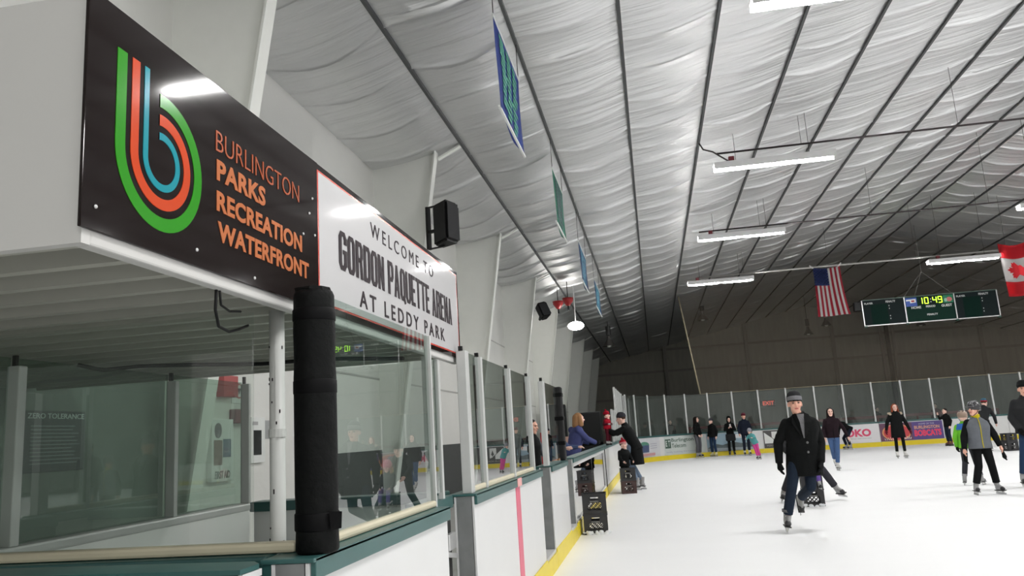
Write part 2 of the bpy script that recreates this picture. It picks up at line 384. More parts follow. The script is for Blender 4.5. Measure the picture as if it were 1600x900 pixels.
t = thing('board_seam_post', 'thin black post closing the end of the see-through boards', 'post', (-1.2, 18.63, 0))
MB().box(-1.199, -1.183, 18.603, 18.657, 0, 1.028).make('post', BLACK, t)
for i, (y0, y1, lb) in enumerate(((8.3, 9.08, 'pale threshold step in the gap after the pink-striped board'), (10.75, 11.48, 'pale threshold step in the gap before the see-through boards'))):
    t = thing('gate_threshold', lb, 'threshold', (-1.28, y0, 0))
    MB().box(-1.36, -1.2, y0, y1, 0, .2, .006).make('sill', mat('sill_grey', (.55, .55, .55), .5), t)
    MB().box(-1.2, -1.186, y0, y1, 0, .17).make('kick_plate', YELLOWK, t)
# hinge hardware and jamb in the first gap
t = thing('gate_jamb', 'dark gate jamb with hinges and latch between the first two boards', 'gate hardware', (-1.3, 4.95, 0))
MB().box(-1.46, -1.36, 4.7, 5.18, .0, 1.02, .005).make('jamb', mat('jamb_dark', (.03, .03, .03), .5), t)
MB().box(-1.48, -1.335, 4.6, 5.18, 1.02, 1.10, .01).make('cap_rail', GREENCAP, t)
for z in (.35, .82):
    h = MB().box(-1.36, -1.325, 5.0, 5.17, z - .05, z + .05, .006).make('hinge', ALU, t)
MB().bar((-1.34, 4.95, .76), (-1.33, 5.17, .72), .03, .03).make('latch', ALU, t)
# gate swung open in front of the near partition
t = thing('open_gate', 'green-capped gate swung open at the bottom left corner', 'gate', (-1.8, 2.4, 0))
mb = MB(); mb.poly([(-1.30, 2.36, 0), (-1.30, 2.50, 0), (-2.6, 2.57, 0), (-2.6, 2.43, 0)], (0, 0, 1.084)); mb.make('panel', mat('gate_green', srgb(20, 46, 42), .4, var=.1), t)
MB().poly([(-1.285, 2.35, 1.085), (-1.285, 2.47, 1.085), (-1.33, 2.525, 1.085), (-2.62, 2.60, 1.085), (-2.62, 2.40, 1.085)], (0, 0, .015)).make('cap_rail', GREENCAP, t)
MB().box(-1.30, -1.288, 2.385, 2.49, .02, 1.06).make('end_plate', STEEL, t)
MB().box(-1.30, -1.286, 2.366, 2.384, .02, 1.083).box(-1.30, -1.286, 2.384, 2.49, 1.062, 1.083).make('edge_strip', WHITE, t)
WHITEB = mat('white_board_lit', (.88, .88, .87), .4, var=.03, scale=3)  # paler copy of white_board, brightness painted in for the dim box interior
# penalty box partition across, its glass, back boards and back glass
t = thing('partition_board', 'white partition board with cream sill and green cap running across the near box', 'hockey boards', (-2.1, 2.72, 0))
MB().box(-4.5, -1.3, 2.68, 2.78, 0.06, 1.03).make('panel', WHITEB, t)
MB().box(-4.5, -1.34, 2.63, 2.84, 1.03, 1.0995, .012).make('cap_rail', GREENCAP, t)
MB().box(-4.5, -1.262, 2.68, 2.74, 1.101, 1.138, .012).make('sill', CREAM, t)
t = thing('glass_panel', 'large glass panel standing on the cream sill of the near partition', 'glass', (-2.9, 2.7, 1.135))
MB().box(-4.5, -1.43, 2.70, 2.712, 1.135, 1.96).make('pane', PARTGLASS, t)
t = thing('back_board', 'long white board with pale sill along the back of the penalty box', 'hockey boards', (-2.86, 4, 0))
MB().box(-2.93, -2.8, 2.86, 5.25, .06, 1.06).make('panel', WHITEB, t)
MB().box(-2.95, -2.79, 2.86, 5.25, 1.06, 1.11, .012).make('sill', ALUW, t)
for (y0, y1, lb) in ((2.86, 3.155, 'narrow back glass panel at the left edge of the view'), (3.19, 4.355, 'wide back glass panel in front of the dark notice on the wall'), (4.385, 5.23, 'back glass panel in front of the red alarm box and first aid sign')):
    t = thing('glass_panel', lb, 'glass', (-2.85, (y0 + y1) / 2, 1.11))
    MB().box(-2.86, -2.85, y0, y1, 1.11, 1.94).make('pane', BACKGLASS, t)
for (y, w_, z1, lb) in ((3.17, .05, 1.90, 'thick white stanchion of the back glass left of the dark notice'), (4.37, .035, 1.90, 'slim white stanchion of the back glass before the red alarm box'), (5.245, .03, 1.93, 'end stanchion closing the back glass beside the wall cabinet')):
    t = thing('stanchion', lb, 'post', (-2.83, y, 1.1))
    MB().box(-2.86, -2.795, y - w_ / 2, y + w_ / 2, 1.11, z1, .005).make('post', ALUW, t)
    MB().box(-2.85, -2.83, y - .008, y + .008, z1, z1 + .05).make('clip', BLACK, t)
t = thing('partition_board', 'white far partition board with green cap beyond the padded post', 'hockey boards', (-2.1, 5.55, 0))
MB().box(-2.9, -1.5, 5.5, 5.62, .06, 1.03).make('panel', WHITEB, t)
MB().box(-2.92, -1.48, 5.46, 5.66, 1.03, 1.10, .012).make('cap_rail', GREENCAP, t)
# box pipe post and padded post
x = -1.392
t = thing('support_pipe', 'white round steel pipe holding up the corner of the sign box', 'post', (x, 2.8, 0))
PIPEM = mat('pipe_white', (.56, .57, .55), .45, var=.06, scale=12)
MB().tube([(x, 2.82, .06), (x, 2.82, 1.98)], .029, 16).make('pipe', PIPEM, t, True)
MB().tube([(x, 2.82, 1.50), (x, 2.82, 1.53)], .033, 16).make('collar', PIPEM, t)
mb = MB()
for k in range(14):
    a, z = random.uniform(-2.6, -.3), random.uniform(1.05, 1.9); mb.box(x + .0288 * math.cos(a) - .002, x + .0288 * math.cos(a) + .002, 2.82 + .0288 * math.sin(a) - .002, 2.82 + .0288 * math.sin(a) + .002, z, z + random.uniform(.006, .018))
mb.make('paint_chips', DKTXT, t)
cx, cy = -1.178, 2.68
t = thing('padded_post', 'thick black padded post strapped with bands standing on the green cap', 'post', (cx, cy, 1.1))
mb = MB(); rings = []
zs = [1.10, 1.11, 1.17, 1.20, 1.26, 1.30, 1.5, 1.7, 1.74, 1.79, 1.87, 1.92, 1.96, 1.995, 2.01]
for z in zs:
    r = .0735 + (.0012 * math.sin(z * 31))
    if z in (1.20, 1.26, 1.74, 1.92): r = .0725
    if z in (2.01, 1.10): r = .066
    rings.append(((cx, cy, z), r, r * 1.02))
mb.loft(rings, (1, 0, 0), 28); mb.make('pad', RUBBER, t, True)
mb = MB(); mb.loft([((cx, cy, 2.0), .062, .062), ((cx, cy, 2.014), .07, .07), ((cx + .004, cy, 2.022), .058, .064), ((cx, cy, 2.016), .02, .02)], (1, 0, 0), 9); mb.make('gathered_top', RUBBER, t)
for z0, z1 in ((1.175, 1.235), (1.64, 1.69), (1.9, 1.945)):
    MB().loft([((cx, cy, z0), .0738, .0752), ((cx, cy, z0 + .004), .0762, .0776), ((cx, cy, z1 - .004), .0762, .0776), ((cx, cy, z1), .0738, .0752)], (1, 0, 0), 28).make('strap', STRAP, t, True)
MB().poly([(cx + .068, cy - .055, 1.24), (cx + .105, cy - .035, 1.235), (cx + .10, cy - .03, 1.18), (cx + .07, cy - .05, 1.175)], (-.004, .008, 0)).make('strap_tail', STRAP, t)
# glass along the left boards
def lglass(y0, y1, z1, lb, x=-1.245, z0=1.14, m=GLASS):
    t = thing('glass_panel', lb, 'glass', (x, (y0 + y1) / 2, z0)); MB().box(x - .006, x + .006, y0, y1, z0, z1).make('pane', m, t); return t
t = lglass(2.86, 4.3, 2.035, 'tall reflective glass panel beside the padded post below the white sign', x=-1.225, z0=1.13)
MB().box(-1.25, -1.2, 2.78, 4.3, 1.10, 1.135, .012).make('sill', CREAM, t)
MB().box(-1.24, -1.205, 4.3, 4.325, 1.10, 2.035).make('edge_frame', ALUW, t)
t = lglass(4.62, 4.86, 1.955, 'narrow recessed gate glass behind the tall reflective panel', x=-1.33)
MB().box(-1.345, -1.315, 4.86, 4.90, 1.1, 1.955).make('edge_frame', ALUW, t); MB().box(-1.345, -1.315, 4.60, 4.62, 1.1, 1.955).make('edge_frame', ALUW, t)
lglass(5.32, 5.70, 2.04, 'first small glass panel above the pink-striped board')
lglass(5.76, 6.88, 2.04, 'second glass panel above the pink-striped board')
lglass(6.94, 8.0, 2.04, 'third glass panel above the pink-striped board')
t = lglass(9.2, 10.45, 2.05, 'tall glass panel with a pale frame in front of the seated spectator')
MB().box(-1.275, -1.22, 9.04, 9.2, 1.1, 2.05, .004).make('edge_frame', ALUW, t)
MB().box(-1.26, -1.23, 9.05, 9.08, 2.05, 2.09).make('clip', BLACK, t)
for (y, w_, lb) in ((5.26, .1, 'broad pale post at the start of the pink-striped board'), (5.73, .05, 'first slim stanchion above the pink-striped board'), (6.91, .05, 'second slim stanchion above the pink-striped board'), (8.03, .05, 'last slim stanchion above the pink-striped board')):
    t = thing('stanchion', lb, 'post', (-1.25, y, 1.1))
    MB().box(-1.28, -1.215, y - w_ / 2, y + w_ / 2, 1.1, 2.04, .004).make('post', ALUW, t)
    if w_ < .08: MB().box(-1.278, -1.255, y - w_ / 2 - .005, y - w_ / 2, 1.15, 1.98).make('gasket', BLACK, t)
    MB().box(-1.262, -1.235, y - w_ / 2 - .004, y - w_ / 2 + .02, 2.04, 2.07).make('clip', BLACK, t)
t = thing('sill_rail', 'pale sill rail under the glass of the pink-striped board', 'rail', (-1.245, 6.6, 1.1)); MB().box(-1.262, -1.225, 5.32, 8.05, 1.1, 1.14, .01).make('rail', CREAM, t)
t = thing('padded_post', 'slim black padded post at the end of the tall framed glass panel', 'post', (-1.24, 10.65, 1.1))
mb = MB(); mb.box(-1.265, -1.185, 10.55, 10.69, 1.1, 2.06, .02); mb.make('pad', BLACK, t)
for z in (1.3, 1.62, 1.93): MB().box(-1.27, -1.18, 10.54, 10.70, z, z + .05, .006).make('strap', STRAP, t)

# ------------------------------------------------------------------ press box with the two signs
t = thing('press_box', 'white overhanging box above the penalty bench that carries the signs', 'press box', (-2.9, 3.5, 2.0))
BOXM = mat('box_white', (.55, .545, .53), .55, var=.04, scale=2)
mb = MB(); mb.box(-4.55, -1.301, 1.63, 5.38, 2.12, 2.615)
mb.make('shell', BOXM, t)
mb = MB(); mb.box(-4.55, -1.301, 1.63, 1.66, 1.965, 2.12); mb.make('near_fascia', BOXM, t)
mb = MB(); mb.box(-1.345, -1.301, 1.66, 5.38, 1.965, 2.119, .006); mb.make('front_lip', BOXM, t)
for k in range(18): MB().box(-4.5, -1.36, 1.75 + .205 * k, 1.79 + .205 * k, 2.0, 2.12).make('joist', mat('joist_grey', (.40, .40, .355), .6, var=.06), t)
SX = -1.29
t = thing('sign_board', 'long black sign with a striped looping letter b and orange lettering', 'sign', (SX, 2.3, 2.3))
MB().box(-1.299, SX, 1.612, 2.877, 2.0, 2.622, .002).make('panel', BROWN, t)
MB().box(-1.299, SX - .001, 2.877, 2.99, 2.0, 2.622).make('end_panel', BROWN, t)
def sgn(s, m, par, y0, y1, z0, z1, bold, sp=1., nm='lettering'): return text(s, m, par, nm, (SX, y0, z0), (0, 1, 0), (0, 0, 1), y1 - y0, z1 - z0, bold, .002, .0015, sp)
ORG1 = mat('sign_orange_thin', srgb(166, 84, 54), .2, spec=.2)
sgn('BURLINGTON', ORG1, t, 2.2, 2.805, 2.397, 2.466, -.012)
sgn('PARKS', ORANGE, t, 2.206, 2.528, 2.301, 2.371, .035, 1.05)
sgn('RECREATION', ORANGE, t, 2.207, 2.826, 2.201, 2.268, .035, 1.05)
sgn('WATERFRONT', ORANGE, t, 2.215, 2.886, 2.104, 2.17, .035, 1.05)
def bband(m, R, r, nm):
    yc, zc, top, cut, end = 1.922, 2.262, 2.512, 1.907, None
    out, inn = [], []
    a0 = PI; N = 40
    a1 = PI + PI * 1.5
    for k in range(N + 1):
        a = a0 + (a1 - a0) * k / N; out.append((SX, yc + R * math.cos(a), zc + R * math.sin(a))); inn.append((SX, yc + r * math.cos(a), zc + r * math.sin(a)))
    cutR, cutr = zc + math.sqrt(R * R - .015 ** 2), zc + math.sqrt(r * r - .015 ** 2)
    out = [(SX, yc - R, top)] + out + [(SX, cut, cutR)]; inn = [(SX, yc - r, top)] + inn + [(SX, cut, cutr)]
    mb = MB(); n_ = len(out)
    A = [mb.bm.verts.new(V(p) + V((.0018, 0, 0))) for p in out]; B = [mb.bm.verts.new(V(p) + V((.0018, 0, 0))) for p in inn]
    A2 = [mb.bm.verts.new(p) for p in out]; B2 = [mb.bm.verts.new(p) for p in inn]
    for i in range(n_ - 1):
        mb.bm.faces.new((A[i], B[i], B[i + 1], A[i + 1])); mb.bm.faces.new((A[i], A[i + 1], A2[i + 1], A2[i])); mb.bm.faces.new((B[i], B2[i], B2[i + 1], B[i + 1]))
    mb.make(nm, m, t)
bband(SGREEN, .199, .160, 'logo_band'); bband(SORANGE, .138, .106, 'logo_band'); bband(STEAL, .085, .064, 'logo_band')
for y, z in ((2.9, 2.38), (2.93, 2.45), (2.84, 2.28), (2.95, 2.30), (1.66, 2.06), (2.1, 2.05), (2.45, 2.03)): MB().ell((SX + .002, y, z), (.004, .0055, .0055), None, 8, 6).make('screw', ALU, t)
t = thing('sign_board', 'white welcome sign with a thin red border and dark arena lettering', 'sign', (SX, 4.2, 2.3))
MB().box(-1.2995, SX - .002, 2.99, 5.40, 2.0, 2.622, .002).make('backing', BROWN, t)
MB().box(-1.297, SX, 2.985, 5.365, 2.028, 2.594).make('red_border', SRED, t)
MB().box(-1.297, SX + .001, 2.995, 5.35, 2.037, 2.585).make('panel', SIGNW, t)
SX += .001
sgn('WELCOME TO', DKTXT, t, 3.613, 4.745, 2.457, 2.53, -.005, 1.5)
def condensed(s_, y0, y1, z0, z1, m, par):
    T, W_ = .225, .64                  # stroke and width of a letter of height 1
    def ring(x0=0, x1=W_, a=0, e=1, c_=.15):
        o_ = [(x0 + c_, a), (x1 - c_, a), (x1, a + c_), (x1, e - c_), (x1 - c_, e), (x0 + c_, e), (x0, e - c_), (x0, a + c_)]; k_ = c_ * .5
        h = T * .55
        i_ = [(x0 + T + k_ * .4, a + h), (x1 - T - k_ * .4, a + h), (x1 - T, a + h + k_), (x1 - T, e - h - k_), (x1 - T - k_ * .4, e - h), (x0 + T + k_ * .4, e - h), (x0 + T, e - h - k_), (x0 + T, a + h + k_)]
        return [[o_[k], o_[(k + 1) % 8], i_[(k + 1) % 8], i_[k]] for k in range(8)]
    bx = lambda x0, x1, a, e: [(x0, a), (x1, a), (x1, e), (x0, e)]
    h = T * .55; w_ = W_
    Lt = {'O': ring(), 'D': ring(c_=.13) + [bx(0, T, 0, 1)], 'Q': ring() + [[(w_ * .5, .14), (w_ * .75, .2), (w_ + .03, -.05), (w_ * .8, -.1)]],
        'G': ring()[:2] + [ring()[k] for k in (3, 4, 5, 6, 7, 0)] + [bx(w_ - T, w_, .12, .5), bx(w_ * .5, w_, .42, .53), bx(w_ - T, w_, .68, .86)],
        'U': [q for k, q in enumerate(ring()) if k in (0, 1, 7)] + [bx(0, T, .13, 1), bx(w_ - T, w_, .13, 1)],
        'R': ring(a=.44) + [bx(0, T, 0, 1), [(w_ - T - .06, .5), (w_ - .1, .5), (w_, 0), (w_ - T, 0)]], 'P': ring(a=.4) + [bx(0, T, 0, 1)],
        'N': [bx(0, T * .95, 0, 1), bx(w_ - T * .95, w_, 0, 1), [(0, 1), (T, 1), (w_, 0), (w_ - T, 0)]], 'A': [[(0, 0), (T, 0), (w_ * .5 + .06, 1), (w_ * .5 - .1, 1)], [(w_ - T, 0), (w_, 0), (w_ * .5 + .1, 1), (w_ * .5 - .06, 1)], bx(.12, w_ - .12, .22, .33)],
        'E': [bx(0, T, 0, 1), bx(0, w_ * .82, 0, h), bx(0, w_ * .76, .45, .45 + h), bx(0, w_ * .82, 1 - h, 1)], 'T': [bx(w_ * .5 - T / 2, w_ * .5 + T / 2, 0, 1), bx(0, w_, 1 - h, 1)]}
    x = 0; mb = MB(); adv = []
    for ch in s_:
        adv.append(x); x += (.34 if ch == ' ' else .72 if ch != 'E' else .64)
    k_ = (y1 - y0) / (x - .1)
    for ch, x in zip(s_, adv):
        for ip, pl in enumerate(Lt.get(ch, ())): mb.poly([(SX + .0012 + ip * .00012, y0 + (x + u) * k_, z0 + v_ * (z1 - z0)) for u, v_ in pl], (.0015, 0, 0))
    mb.make('lettering', m, par)
condensed('GORDON PAQUETTE ARENA', 3.2, 5.175, 2.212, 2.388, DKTXT, t)
sgn('AT LEDDY PARK', DKTXT, t, 3.44, 4.965, 2.08, 2.16, .012, 1.5)
SX -= .001
t = thing('box_emblem', 'small dark blue round emblem peeking over the top edge of the black sign', 'emblem', (-4.58, 9.3, 3.5))
def rightof(y, z): return (-4.595, y, z)
mb = MB(); mb.loft([((-4.598, 9.6, 4.12), .62, .62), ((-4.585, 9.6, 4.12), .62, .62)], (0, 1, 0), 28); mb.make('disc', mat('emblem_pale', (.6, .61, .63), .5), t)
mb = MB()
for k in range(30):
    a = 2 * PI * k / 30; mb.box(-4.584, -4.58, 9.6 + .53 * math.cos(a) - .03, 9.6 + .53 * math.cos(a) + .03, 4.12 + .53 * math.sin(a) - .05, 4.12 + .53 * math.sin(a) + .05)
mb.make('ring_lettering', mat('emblem_blue', srgb(45, 60, 130), .5), t)
# cables under the box
t = thing('cable', 'black cable loop dangling from the underside of the box lip', 'cable', (-1.5, 2.5, 2.0))
MB().tube([(-1.33, 2.28, 1.963), (-1.35, 2.31, 1.905), (-1.385, 2.39, 1.865), (-1.41, 2.5, 1.862), (-1.42, 2.58, 1.88), (-1.425, 2.66, 1.905)], .005).make('wire', BLACK, t, True)
MB().tube([(-1.33, 2.30, 1.963), (-1.36, 2.36, 1.93), (-1.385, 2.46, 1.925), (-1.40, 2.56, 1.94)], .004).make('wire', BLACK, t, True)
t = thing('cable', 'bundled black cable strung across the back under the box', 'cable', (-2.6, 4.4, 2.05))
MB().tube([(-3.1, 3.9, 1.982), (-3.02, 4.0, 1.955), (-2.9, 4.15, 1.98), (-2.7, 4.3, 1.983), (-2.3, 4.45, 1.97), (-1.9, 4.5, 1.975), (-1.45, 4.6, 1.95)], .012).make('wire', BLACK, t, True)
# things on the wall behind the box
def on_wall(name, lb, cat, y0, y1, z0, z1, d=.04, m=None, part='panel'):
    t = thing(name, lb, cat, (XW, (y0 + y1) / 2, z0)); MB().box(XW, XW + d, y0, y1, z0, z1, .004).make(part, m, t); return t
GREYP = mat('notice_dark', (.035, .05, .055), .5)
t = on_wall('notice', 'dark zero tolerance notice on the wall behind the back glass', 'notice', 5.22, 5.86, 1.40, 1.86, .03, GREYP)
text('ZERO TOLERANCE', mat('notice_text', (.75, .8, .8), .5), t, 'lettering', (XW + .03, 5.24, 1.80), (0, 1, 0), (0, 0, 1), .6, .04, .01)
mb = MB()
for k in range(11): mb.box(XW + .03, XW + .032, 5.28, 5.28 + random.uniform(.42, .54), 1.74 - k * .028, 1.748 - k * .028)
mb.make('text_lines', mat('notice_lines', (.3, .34, .34), .5), t)
on_wall('alarm_box', 'red alarm box high on the wall behind the back glass', 'alarm', 7.9, 8.2, 2.06, 2.29, .09, RED, 'housing')
t = on_wall('notice', 'white prohibition notice with a red ring next to the red alarm box', 'notice', 8.21, 8.5, 2.0, 2.25, .01, WTXT)
MB().loft([((XW + .01, 8.355, 2.14), .085, .085), ((XW + .013, 8.355, 2.14), .085, .085)], (0, 1, 0), 24).make('red_ring', RED, t)
MB().loft([((XW + .01, 8.355, 2.14), .068, .068), ((XW + .015, 8.355, 2.14), .068, .068)], (0, 1, 0), 24).make('ring_centre', WTXT, t)
MB().poly([(XW + .015, 8.315, 2.17), (XW + .015, 8.395, 2.17), (XW + .015, 8.355, 2.10)], (.003, 0, 0)).make('pictogram', DKTXT, t)
on_wall('fire_bell_box', 'dark red box under the prohibition notice', 'box', 8.17, 8.5, 1.78, 1.93, .08, mat('dark_red', srgb(96, 26, 32), .5), 'housing')
t = on_wall('first_aid_sign', 'white first aid sign with a picture on the wall behind the back glass', 'sign', 7.72, 8.15, 1.17, 1.82, .06, WTXT)
MB().loft([((XW + .06, 7.84, 1.70), .07, .08), ((XW + .063, 7.84, 1.70), .07, .08)], (0, 1, 0), 18).make('badge', mat('badge_grey', (.12, .13, .14), .5), t)
MB().box(XW + .06, XW + .064, 7.76, 7.92, 1.34, 1.60).make('picture', mat('pic_brown', (.22, .17, .14), .5), t)
MB().box(XW + .06, XW + .064, 7.94, 8.10, 1.42, 1.61).make('picture', mat('pic_blue', (.1, .16, .22), .5), t)
text('FIRST AID', mat('aid_dark', (.1, .16, .13), .5), t, 'lettering', (XW + .06, 7.78, 1.20), (0, 1, 0), (0, 0, 1), .3, .08, .02)
t = on_wall('wall_cabinet', 'white wall cabinet with a dark window beside the round pipe', 'cabinet', 8.57, 8.9, 1.33, 1.85, .05, WTXT, 'case')
MB().box(XW + .05, XW + .056, 8.62, 8.8, 1.42, 1.70).make('window', mat('cab_dark', (.03, .035, .035), .2), t)
MB().box(XW + .05, XW + .055, 8.6, 8.72, 1.76, 1.80).make('label_plate', mat('lab_grey', (.4, .4, .4), .5), t)
on_wall('notice', 'small grey printed notice right of the wall cabinet', 'notice', 8.95, 9.1, 1.6, 1.82, .008, mat('lab_grey2', (.35, .36, .36), .5))
t = on_wall('door_handle_plate', 'pale handle plate on the wall between the pipe and the padded post', 'handle', 10.2, 10.36, 1.1, 1.42, .05, ALUW, 'plate')
MB().bar((XW + .05, 10.28, 1.15), (XW + .09, 10.28, 1.35), .03, .03).make('pull', ALU, t)

# ------------------------------------------------------------------ loudspeakers on the frames
def speaker(x, y, z, sx, sy, sz, lb, rz, yoke=True):
    t = thing('loudspeaker', lb, 'speaker', (x, y, z), rz)
    mb = MB(); mb.poly([(-sx, -sy * .7, -sz), (sx, -sy, -sz * .86), (sx, sy, -sz * .86), (-sx, sy * .7, -sz)], (0, 0, sz * 1.9)); bmesh.ops.bevel(mb.bm, geom=mb.bm.edges[:], offset=.04, segments=2, affect='EDGES')
    mb.make('cabinet', BLACK, t)
    MB().box(sx, sx + .012, -sy * .85, sy * .85, -sz * .75, sz * .78, .005).make('grille', mat('grille_black', (.02, .02, .022), .8, bump=.4, bscale=120), t)
    if yoke:
        MB().box(-sx - .2, -sx - .16, -.05, .05, -sz * 1.02, sz * .98).bar((-sx - .2, 0, sz * .96), (0, 0, sz * .96), .05, .02).bar((-sx - .2, 0, -sz), (0, 0, -sz), .05, .02).bar((-sx - .2, 0, -sz * .2), (-sx, 0, -sz * .2), .06, .05).make('bracket', BLACK, t)
speaker(-3.24, 12.86, 5.1, .17, .2, .38, 'large black loudspeaker bracketed to the white column above the welcome sign', -.35)
speaker(-3.2, 24.9, 5.32, .16, .18, .26, 'small tilted black loudspeaker on a white column further along the wall', -.9, False)
o = [q for q in bpy.data.objects if q.name.startswith('loudspeaker')][-1]; o.rotation_euler = (.25, -.3, -.9)
MB().bar((-.1, 0, 0), (-.5, .12, -.1), .06, .06).make('bracket', BLACK, o)
# ------------------------------------------------------------------ hanging banners
def banner(lb, x, y0, y1, z0, z1, c1, c2):
    t = thing('banner', lb, 'banner', (x, (y0 + y1) / 2, z1), group='banners hung along the roof')
    mb = MB(); N, K = 14, 10; g = []
    for i in range(N + 1):
        g.append([])
        for j in range(K + 1):
            u, v_ = i / N, j / K; y = y0 + (y1 - y0) * u; z = z1 + (z0 - z1) * v_
            g[-1].append(mb.bm.verts.new((x + .03 * math.sin(u * 5 + v_ * 2) * v_, y, z - .015 * math.sin(u * 12) * v_)))
    for i in range(N):
        for j in range(K): mb.bm.faces.new((g[i][j], g[i + 1][j], g[i + 1][j + 1], g[i][j + 1]))
    r = bmesh.ops.solidify(mb.bm, geom=mb.bm.faces[:], thickness=.004)
    mb.make('cloth', c1, t, True)
    mb = MB()
    for r_ in range(13):
        for c_ in range(3):
            yy = y0 + (y1 - y0) * (.16 + .26 * c_ + random.uniform(-.02, .02)); zz = z1 - (z1 - z0) * (.12 + r_ * .062)
            mb.box(x + .008 + .03 * math.sin((yy - y0) / (y1 - y0) * 5 + (.12 + r_ * .062) * 2) * (.12 + r_ * .062), x + .012 + .03 * math.sin((yy - y0) / (y1 - y0) * 5 + (.12 + r_ * .062) * 2) * (.12 + r_ * .062), yy, yy + (y1 - y0) * random.uniform(.12, .2), zz, zz + (z1 - z0) * .04)
    mb.make('print', c2, t)
    MB().bar((x, y0 - .03, z1), (x, y1 + .03, z1), .02, .03).make('top_rod', WTXT, t); MB().bar((x + .01, y0, z0), (x + .02, y1, z0), .025, .03).make('bottom_hem', WTXT, t)
    for y in (y0 + .02, y1 - .02): MB().tube([(x, y, z1), (x, y, roof(x) - .04)], .006, 5).make('cord', CONDUIT, t)
BB = mat('banner_blue', srgb(30, 62, 150), .6); BG = mat('banner_green', srgb(28, 130, 105), .6); BP = mat('banner_print', srgb(60, 140, 120), .6); BN = mat('banner_navy', srgb(35, 70, 120), .6)
banner('large royal blue banner with green print, nearest of the hanging banners', -1.46, 8.6, 10.42, 5.25, 6.40, BB, BP)
banner('green banner hanging second in the line of banners', -1.46, 14.15, 15.85, 5.30, 6.34, BG, mat('banner_dk', srgb(20, 70, 70), .6))
banner('blue banner hanging third in the line of banners', -1.46, 19.15, 21.4, 5.15, 6.1, BN, mat('banner_pr2', srgb(60, 130, 160), .6))
banner('blue banner at the far end of the line of banners', -1.46, 24.3, 26.9, 5.25, 6.1, mat('banner_sky', srgb(40, 100, 150), .6), mat('banner_pr3', srgb(80, 150, 170), .6))
# ------------------------------------------------------------------ far boards, glass, adverts
ACX, ACY, AR = 4.8, 32.5, 6.0
def arcpt(a, r=AR): return V((ACX + r * math.cos(a), ACY + r * math.sin(a), 0))
def arc_angle(ratio):               # where the sight line X = ratio * Y meets the curved corner
    for k in range(3000):
        a = PI - PI / 2 * k / 3000; p = arcpt(a)
        if p.x >= ratio * p.y: return a
    return PI / 2
def arc_strip(a0, a1, r0, r1, z0, z1, n=10):
    mb = MB(); rows = []
    for k in range(n + 1):
        a = a0 + (a1 - a0) * k / n
        rows.append([mb.bm.verts.new(arcpt(a, r) + V((0, 0, z))) for r, z in ((r0, z0), (r0, z1), (r1, z1), (r1, z0))])
    for p, q in zip(rows, rows[1:]):
        for k in range(4): mb.bm.faces.new((p[k], q[k], q[(k + 1) % 4], p[(k + 1) % 4]))
    mb.bm.faces.new(rows[0]); mb.bm.faces.new(rows[-1][::-1]); return mb
for k in range(4):
    a0, a1 = PI - PI / 2 * k / 4 - .0008, PI - PI / 2 * (k + 1) / 4 + .0008; m_ = arcpt((a0 + a1) / 2)
    t = thing('dasher_board', ('curved corner board where the left boards begin to turn', 'curved corner board carrying the small picture advert', 'curved corner board carrying the telecom advert', 'last curved corner board before the straight end boards')[k], 'hockey boards', (m_.x, m_.y, 0))
    arc_strip(a0, a1, AR, AR + .13, 0, 1.03).make('panel', WHITE, t); arc_strip(a0, a1, AR - .02, AR + .17, 1.03, 1.1).make('cap_rail', GREENCAP, t); arc_strip(a0, a1, AR - .014, AR, 0, .2).make('kick_plate', YELLOWK, t)
segs = [(4.805, 7.16), (7.17, 9.865), (9.875, 12.56), (12.57, 15.2), (15.21, 18.8)]
for (x0, x1), lb in zip(segs, ('straight end board carrying the dark advert with a white letter', 'straight end board carrying the white advert with pink letters', 'straight end board carrying the purple and red team advert', 'plain white straight end board behind the boy in the grey jacket', 'plain white straight end board at the right edge of the view')):
    t = thing('dasher_board', lb, 'hockey boards', ((x0 + x1) / 2, YF, 0))
    MB().box(x0, x1, YF, YF + .13, 0, 1.03).make('panel', WHITE, t); MB().box(x0, x1, YF - .02, YF + .17, 1.03, 1.1, .01).make('cap_rail', GREENCAP, t); MB().box(x0, x1, YF - .014, YF, 0, .2).make('kick_plate', YELLOWK, t)
# glass and stanchions: along the left from Y=23, round the corner, across the end
path = [V((-1.27, 24.6 + 1.32 * k, 0)) for k in range(6)] + [arcpt(PI - PI / 2 * k / 8, AR + .06) for k in range(0, 9)] + [V((4.8 + 1.245 * k, YF + .06, 0)) for k in range(1, 11)]
def ztop(p): return 2.05 if p.y < 27 else 2.85
for i, p in enumerate(path):
    t = thing('stanchion', 'slim white aluminium stanchion in the row holding the far end glass', 'post', (p.x, p.y, 1.1), group='far end glass stanchions')
    MB().box(p.x - .035, p.x + .035, p.y - .04, p.y + .04, 1.1, ztop(p) + .03, .006).make('post', ALUW, t)
    if i + 1 < len(path):
        q = path[i + 1]; d = (q - p).normalized(); nrm = V((-d.y, d.x, 0)); a, e = p + d * .05, q - d * .05
        t = thing('glass_panel', 'glass pane between two white stanchions of the far end glass', 'glass', ((p.x + q.x) / 2, (p.y + q.y) / 2, 1.1), group='far end glass panes')
        mb = MB(); h = nrm * .006
        mb.poly([a - h, e - h, e + h, a + h], (0, 0, 1)); 
        for v_ in mb.bm.verts: v_.co.z = 1.1 if v_.co.z < .5 else min(ztop(p), ztop(q)) - .02
        mb.make('pane', FARGLASS, t)
